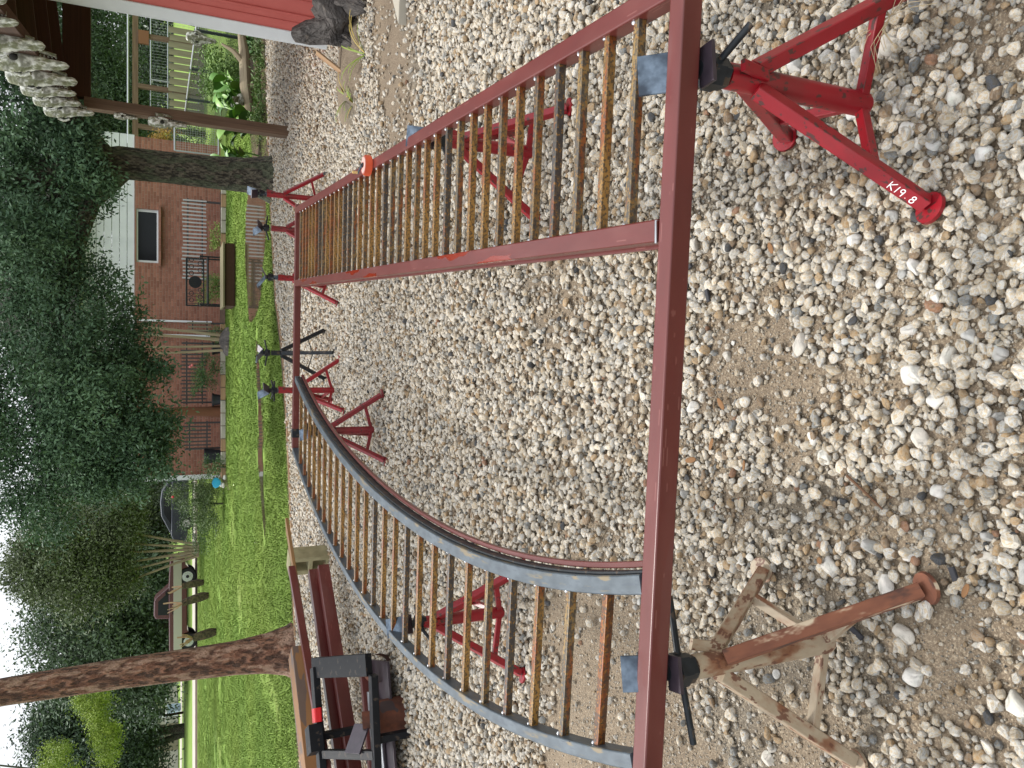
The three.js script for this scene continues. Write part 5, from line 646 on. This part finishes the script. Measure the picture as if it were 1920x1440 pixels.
// ---------- garden behind the porch post ----------
{
  const t = thing('wire_fence', 'dark chain link fence running back beside the garden bed', 'fence', G(6.4, 0, 15)), o = t.position, P = (x, h, f) => G(x, h, f).sub(o), X = (f) => 6.42 + (f - 15.06) * 0.085, H = 0.98;
  for (const f of [15.06, 17.5, 20, 22.4]) obj('post', rod(P(X(f), -0.05, f), P(X(f), H + 0.03, f), 0.03, 10), M.darkPipe, t);
  obj('top_rail', rod(P(X(13.6), H, 13.6), P(X(22.4), H, 22.4), 0.02, 8), M.galv, t);
  const gs = []; for (let k = 0; k < 150; k++) for (const s of [-1, 1]) { const f0 = 13.6 + k * 0.06, f1 = f0 + s * H; if (f1 > 22.4 || f1 < 13.6) continue; gs.push(bar(P(X(f0), 0.02, f0), P(X(f1), H - 0.02, f1), 0.004, 0.004, 0.0005)); } obj('wire_mesh', gs, M.darkPipe, t);
  const g2 = thing('wire_gate', 'galvanised wire gate leaning by the brick house', 'gate', G(6.75, 0, 22.8)), q = g2.position; const c = [[-0.4, 0.08], [0.4, 0.08], [0.4, 1.2], [-0.4, 1.2]]; for (let i = 0; i < 4; i++) { const a = c[i], b = c[(i + 1) % 4]; obj('frame', rod(V3(a[0], a[1], 0), V3(b[0], b[1], 0), 0.022, 8), M.galv, g2); } const wm = []; for (let k = 0; k < 13; k++) wm.push(bar(V3(-0.38 + k * 0.063, 0.1, 0), V3(-0.38 + k * 0.063, 1.18, 0), 0.005, 0.005, 0.001)); for (let k = 0; k < 18; k++) wm.push(bar(V3(-0.38, 0.12 + k * 0.062, 0.006), V3(0.38, 0.12 + k * 0.062, 0.006), 0.005, 0.005, 0.001)); obj('wire_mesh', wm, M.galv, g2);
  picket('weathered grey board fence on the bright lawn below the pergola', seq(10.1, 13.2, 0.27), 31, 0.05, 1.25, M.greyWood, 0.225);
  const pg = thing('pergola_frame', 'brown timber pergola frame with a silver pipe on top', 'pergola', G(11.5, 0, 31.8)), pq = pg.position; for (const x of [-1.9, -0.4, 1.5]) obj('post', bar(V3(x, -0.05, 0), V3(x, 2.3, 0), 0.16, 0.16), M.post, pg); obj('beam', bar(V3(-2.3, 2.38, 0), V3(2.2, 2.38, 0), 0.14, 0.2), M.post, pg); obj('pipe', rod(V3(-2.6, 2.62, 0.1), V3(2.6, 2.62, 0.1), 0.035, 8), M.galv, pg); obj('corner_plate', plainBox(0.5, 0.35, 0.1, 1.4, 2.1, 0.1), rusty, pg);
  const kn = thing('wire_kennel', 'galvanised wire kennel panels behind the grey board fence', 'kennel', G(13, 0, 34)), ks = kn.position; for (let k = 0; k < 4; k++) { obj('post', rod(V3(-2.4 + k * 1.6, 0, 0), V3(-2.4 + k * 1.6, 1.9, 0), 0.035, 8), M.galv, kn); } for (const y of [0.1, 1.25, 1.88]) obj('rail', rod(V3(-2.4, y, 0), V3(2.4, y, 0), 0.03, 8), M.galv, kn); const kw = []; for (let k = 0; k < 40; k++) kw.push(bar(V3(-2.4 + k * 0.12, 0.1, 0.01), V3(-2.4 + k * 0.12, 1.88, 0.01), 0.008, 0.008, 0.001)); obj('wire_mesh', kw, M.galv, kn);
  // broad leaf plants
  const lm = [std({ color: lin(0.11, 0.27, 0.03), roughness: 0.45, side: 2 }), std({ color: lin(0.2, 0.38, 0.05), roughness: 0.45, side: 2 }), std({ color: lin(0.06, 0.16, 0.03), roughness: 0.5, side: 2 })];
  const leafG = (len, wid, droop) => { const p = [], idx = [], N = 7; for (let i = 0; i <= N; i++) { const s = i / N, w = wid * Math.sin(Math.PI * Math.pow(s, 0.8)) * 0.5 + 0.004, y = len * (0.75 * s - droop * s * s), z = len * (0.55 * s + 0.1 * s * s); p.push(-w, y + w * 0.35, z, 0, y, z, w, y + w * 0.35, z); if (i) { const a = (i - 1) * 3, b = i * 3; idx.push(a, b, a + 1, a + 1, b, b + 1, a + 1, b + 1, a + 2, a + 2, b + 1, b + 2); } } const g = new THREE.BufferGeometry(); g.setAttribute('position', new THREE.Float32BufferAttribute(p, 3)); g.setIndex(idx); g.computeVertexNormals(); return g; };
  const LG = [leafG(0.42, 0.15, 0.35), leafG(0.36, 0.17, 0.5), leafG(0.48, 0.13, 0.25)];
  const canna = (label, x, f, h, n, seed) => { const t = thing('canna_plant', label, 'plant', G(x, 0, f)), r = rng(seed); for (let k = 0; k < n; k++) { const sx = gauss(r) * 0.14, sz = gauss(r) * 0.12, hh = h * (0.5 + 0.5 * r()); obj('stalk', limb([V3(sx * 0.5, -0.03, sz * 0.5), V3(sx, hh * 0.8, sz)], [0.014, 0.008], 6), lm[0], t); for (let j = 0; j < 4; j++) { const o = new THREE.Mesh(LG[(r() * 3) | 0], lm[(r() * 3) | 0]); o.name = 'leaf'; o.castShadow = true; o.position.set(sx * (0.5 + j * 0.12), hh * (0.3 + j * 0.16), sz); o.rotation.set((r() - 0.5) * 0.5, r() * 6.28, (r() - 0.5) * 0.4); o.scale.setScalar(0.75 + 0.5 * r()); t.add(o); } } };
  canna('broad leaved canna clump between porch post and wire fence', 4.55, 14.1, 0.75, 9, 1); canna('canna clump with upright glossy leaves beside the oak', 4.0, 14.3, 0.7, 7, 2); canna('lush canna clump before the grey board fence', 5.1, 14.6, 0.8, 9, 3); canna('small canna clump beside the driftwood', 5.5, 15.2, 0.6, 7, 4);
  shrub('garden_shrub', 'leafy green shrub at the wire fence', 5.9, 15.6, [[0, 0.45, 0, 0.55, 0.4, 0.45, 170]], oakLeaf, [0.08, 0.15, 0.03], [0.2, 0.33, 0.07], 301);
  shrub('ground_plant', 'low green ground plants before the canna clumps', 4.5, 13.4, [[0, 0.08, 0, 0.7, 0.1, 0.25, 90], [0.9, 0.08, 0, 0.6, 0.1, 0.2, 60]], smallLeaf, [0.05, 0.1, 0.02], [0.14, 0.24, 0.05], 302);
  shrub('croton_shrub', 'orange and yellow leaved shrub behind the porch post', 8.1, 28.5, [[0, 1.3, 0, 0.6, 0.6, 0.4, 180]], oakLeaf, [0.3, 0.14, 0.03], [0.5, 0.36, 0.05], 303);
  shrub('garden_shrub', 'dark shrub below the croton behind the porch post', 7.6, 26.5, [[0, 0.8, 0, 0.9, 0.7, 0.4, 260]], oakLeaf, [0.03, 0.06, 0.02], [0.09, 0.14, 0.05], 304);
  const dw = thing('driftwood', 'pale twisted driftwood log lying in the garden bed', 'log', G(5.6, 0, 14.2)); for (const [pts, rad] of [[[[-0.9, 0.14, 0.1], [-0.4, 0.2, 0.05], [0.2, 0.22, 0], [0.8, 0.3, -0.1]], [0.06, 0.1, 0.09, 0.05]], [[[0, 0.2, 0], [0.2, 0.42, 0.05], [0.3, 0.6, 0]], [0.06, 0.04, 0.02]], [[[-0.3, 0.2, 0], [-0.45, 0.05, 0.2]], [0.05, 0.03]]]) obj('branch', limb(pts.map((p) => V3(...p)), rad, 10, true, 0.4, 3), M.paleBark, dw);
  const orn = thing('garden_ornament', 'small white bird ornament perched on the driftwood', 'ornament', G(4.95, 0.2, 14.15)); const bo = new THREE.SphereGeometry(0.09, 12, 8); bo.scale(1.3, 0.8, 0.8); bo.translate(0, 0.1, 0); obj('body', bo, M.bone, orn); for (const s of [-1, 1]) obj('wing', bar(V3(0, 0.12, s * 0.04), V3(-0.06, 0.24, s * 0.16), 0.1, 0.012), M.bone, orn);
  const ag = [0, 1, 2].map((k) => [5.9 + k * 0.25, 14.3 + k * 0.15]); ag.forEach(([x, f], k) => { const p = thing('agave_plant', ['pointed agave rosette beside the driftwood tip', 'pointed agave rosette between two others', 'pointed agave rosette beside the shed corner'][k], 'plant', G(x, 0.0, f)); const r = rng(40 + k); for (let i = 0; i < 11; i++) { const a = i * 2.4, l = 0.24 + 0.14 * r(), e = 0.3 + 0.7 * r(); obj('leaf', sweep([V3(0, 0.03, 0), V3(Math.cos(a) * l * 0.5, l * 0.5 * e + 0.03, Math.sin(a) * l * 0.5), V3(Math.cos(a) * l, l * e, Math.sin(a) * l)], 0.05, 0.008, 0.003), lm[2], p); } });
}
// ---------- small debris ----------
{
  const stick = (label, a, b, r, m) => { const o = obj('twig', limb([V3(0, 0, 0), V3().subVectors(b, a).multiplyScalar(0.5).add(V3(0, 0.004, 0.006)), V3().subVectors(b, a)], [r, r * 0.9, r * 0.6], 6), m); o.position.copy(a); tag(o, label, 'twig'); };
  const dry = std({ color: lin(0.42, 0.33, 0.2), roughness: 0.9 }), brn = std({ color: lin(0.12, 0.06, 0.03), roughness: 0.9 });
  stick('brown twig lying between large pale stones', G(-0.23, 0.03, 1.4), G(-0.3, 0.025, 1.3), 0.004, brn);
  const t = thing('dry_grass_tuft', 'wispy dry straw tuft over the red stand brace', 'dry grass', G(0.82, 0.12, 1.2)); const r = rng(9); for (let k = 0; k < 26; k++) { const a = r() * 6.28, l = 0.05 + 0.07 * r(); obj('straw', limb([V3(0, 0, 0), V3(Math.cos(a) * l * 0.6, 0.01 + 0.02 * r(), Math.sin(a) * l * 0.6), V3(Math.cos(a) * l, -0.02 + 0.03 * r(), Math.sin(a) * l)], 0.0009, 4, false), dry, t); }
  const ch = std({ color: lin(0.03, 0.03, 0.035), roughness: 0.8 }); [[0.28, 1.95, 0.3], [-0.62, 1.38, 1.1], [-0.42, 1.12, 0.4], [0.38, 2.05, 2]].forEach(([x, f, a], k) => { const o = obj('charcoal_chip', bar(V3(-0.02, 0, 0), V3(0.02, 0, 0), 0.014, 0.01, 0.003), ch); o.position.copy(G(x, 0.02, f)); o.rotation.y = a; tag(o, 'small black chip lying on the gravel', 'chip', 'black chips on the gravel'); });
  const lf = std({ color: lin(0.2, 0.1, 0.04), roughness: 0.9, side: 2 }), lg = (() => { const g = new THREE.SphereGeometry(1, 8, 6); g.scale(0.022, 0.0025, 0.01); return g; })(), rr = rng(77); for (let k = 0; k < 16; k++) { const f = 0.95 + 2.6 * rr(), x = (rr() * 2 - 1) * 0.55 * f, o = obj('fallen_leaf', lg, lf); o.position.copy(G(x, 0.028, f)); o.rotation.set(rr() - 0.5, rr() * 6, rr() - 0.5); tag(o, 'small dry brown leaf lying on the gravel', 'leaf', 'dry leaves on the gravel'); }
  const lid = thing('red_cap', 'small round red cap on the gravel beside the inner arched rail', 'cap', G(-0.86, 0.03, 3.22)); obj('disc', limb([V3(0, 0, 0), V3(0, 0.012, 0), V3(0, 0.02, 0)], [0.036, 0.036, 0.02], 18), M.red, lid); lid.removeFromParent();
}
console.log('leaf triangles', leafTris);
renderer.render(scene, camera);
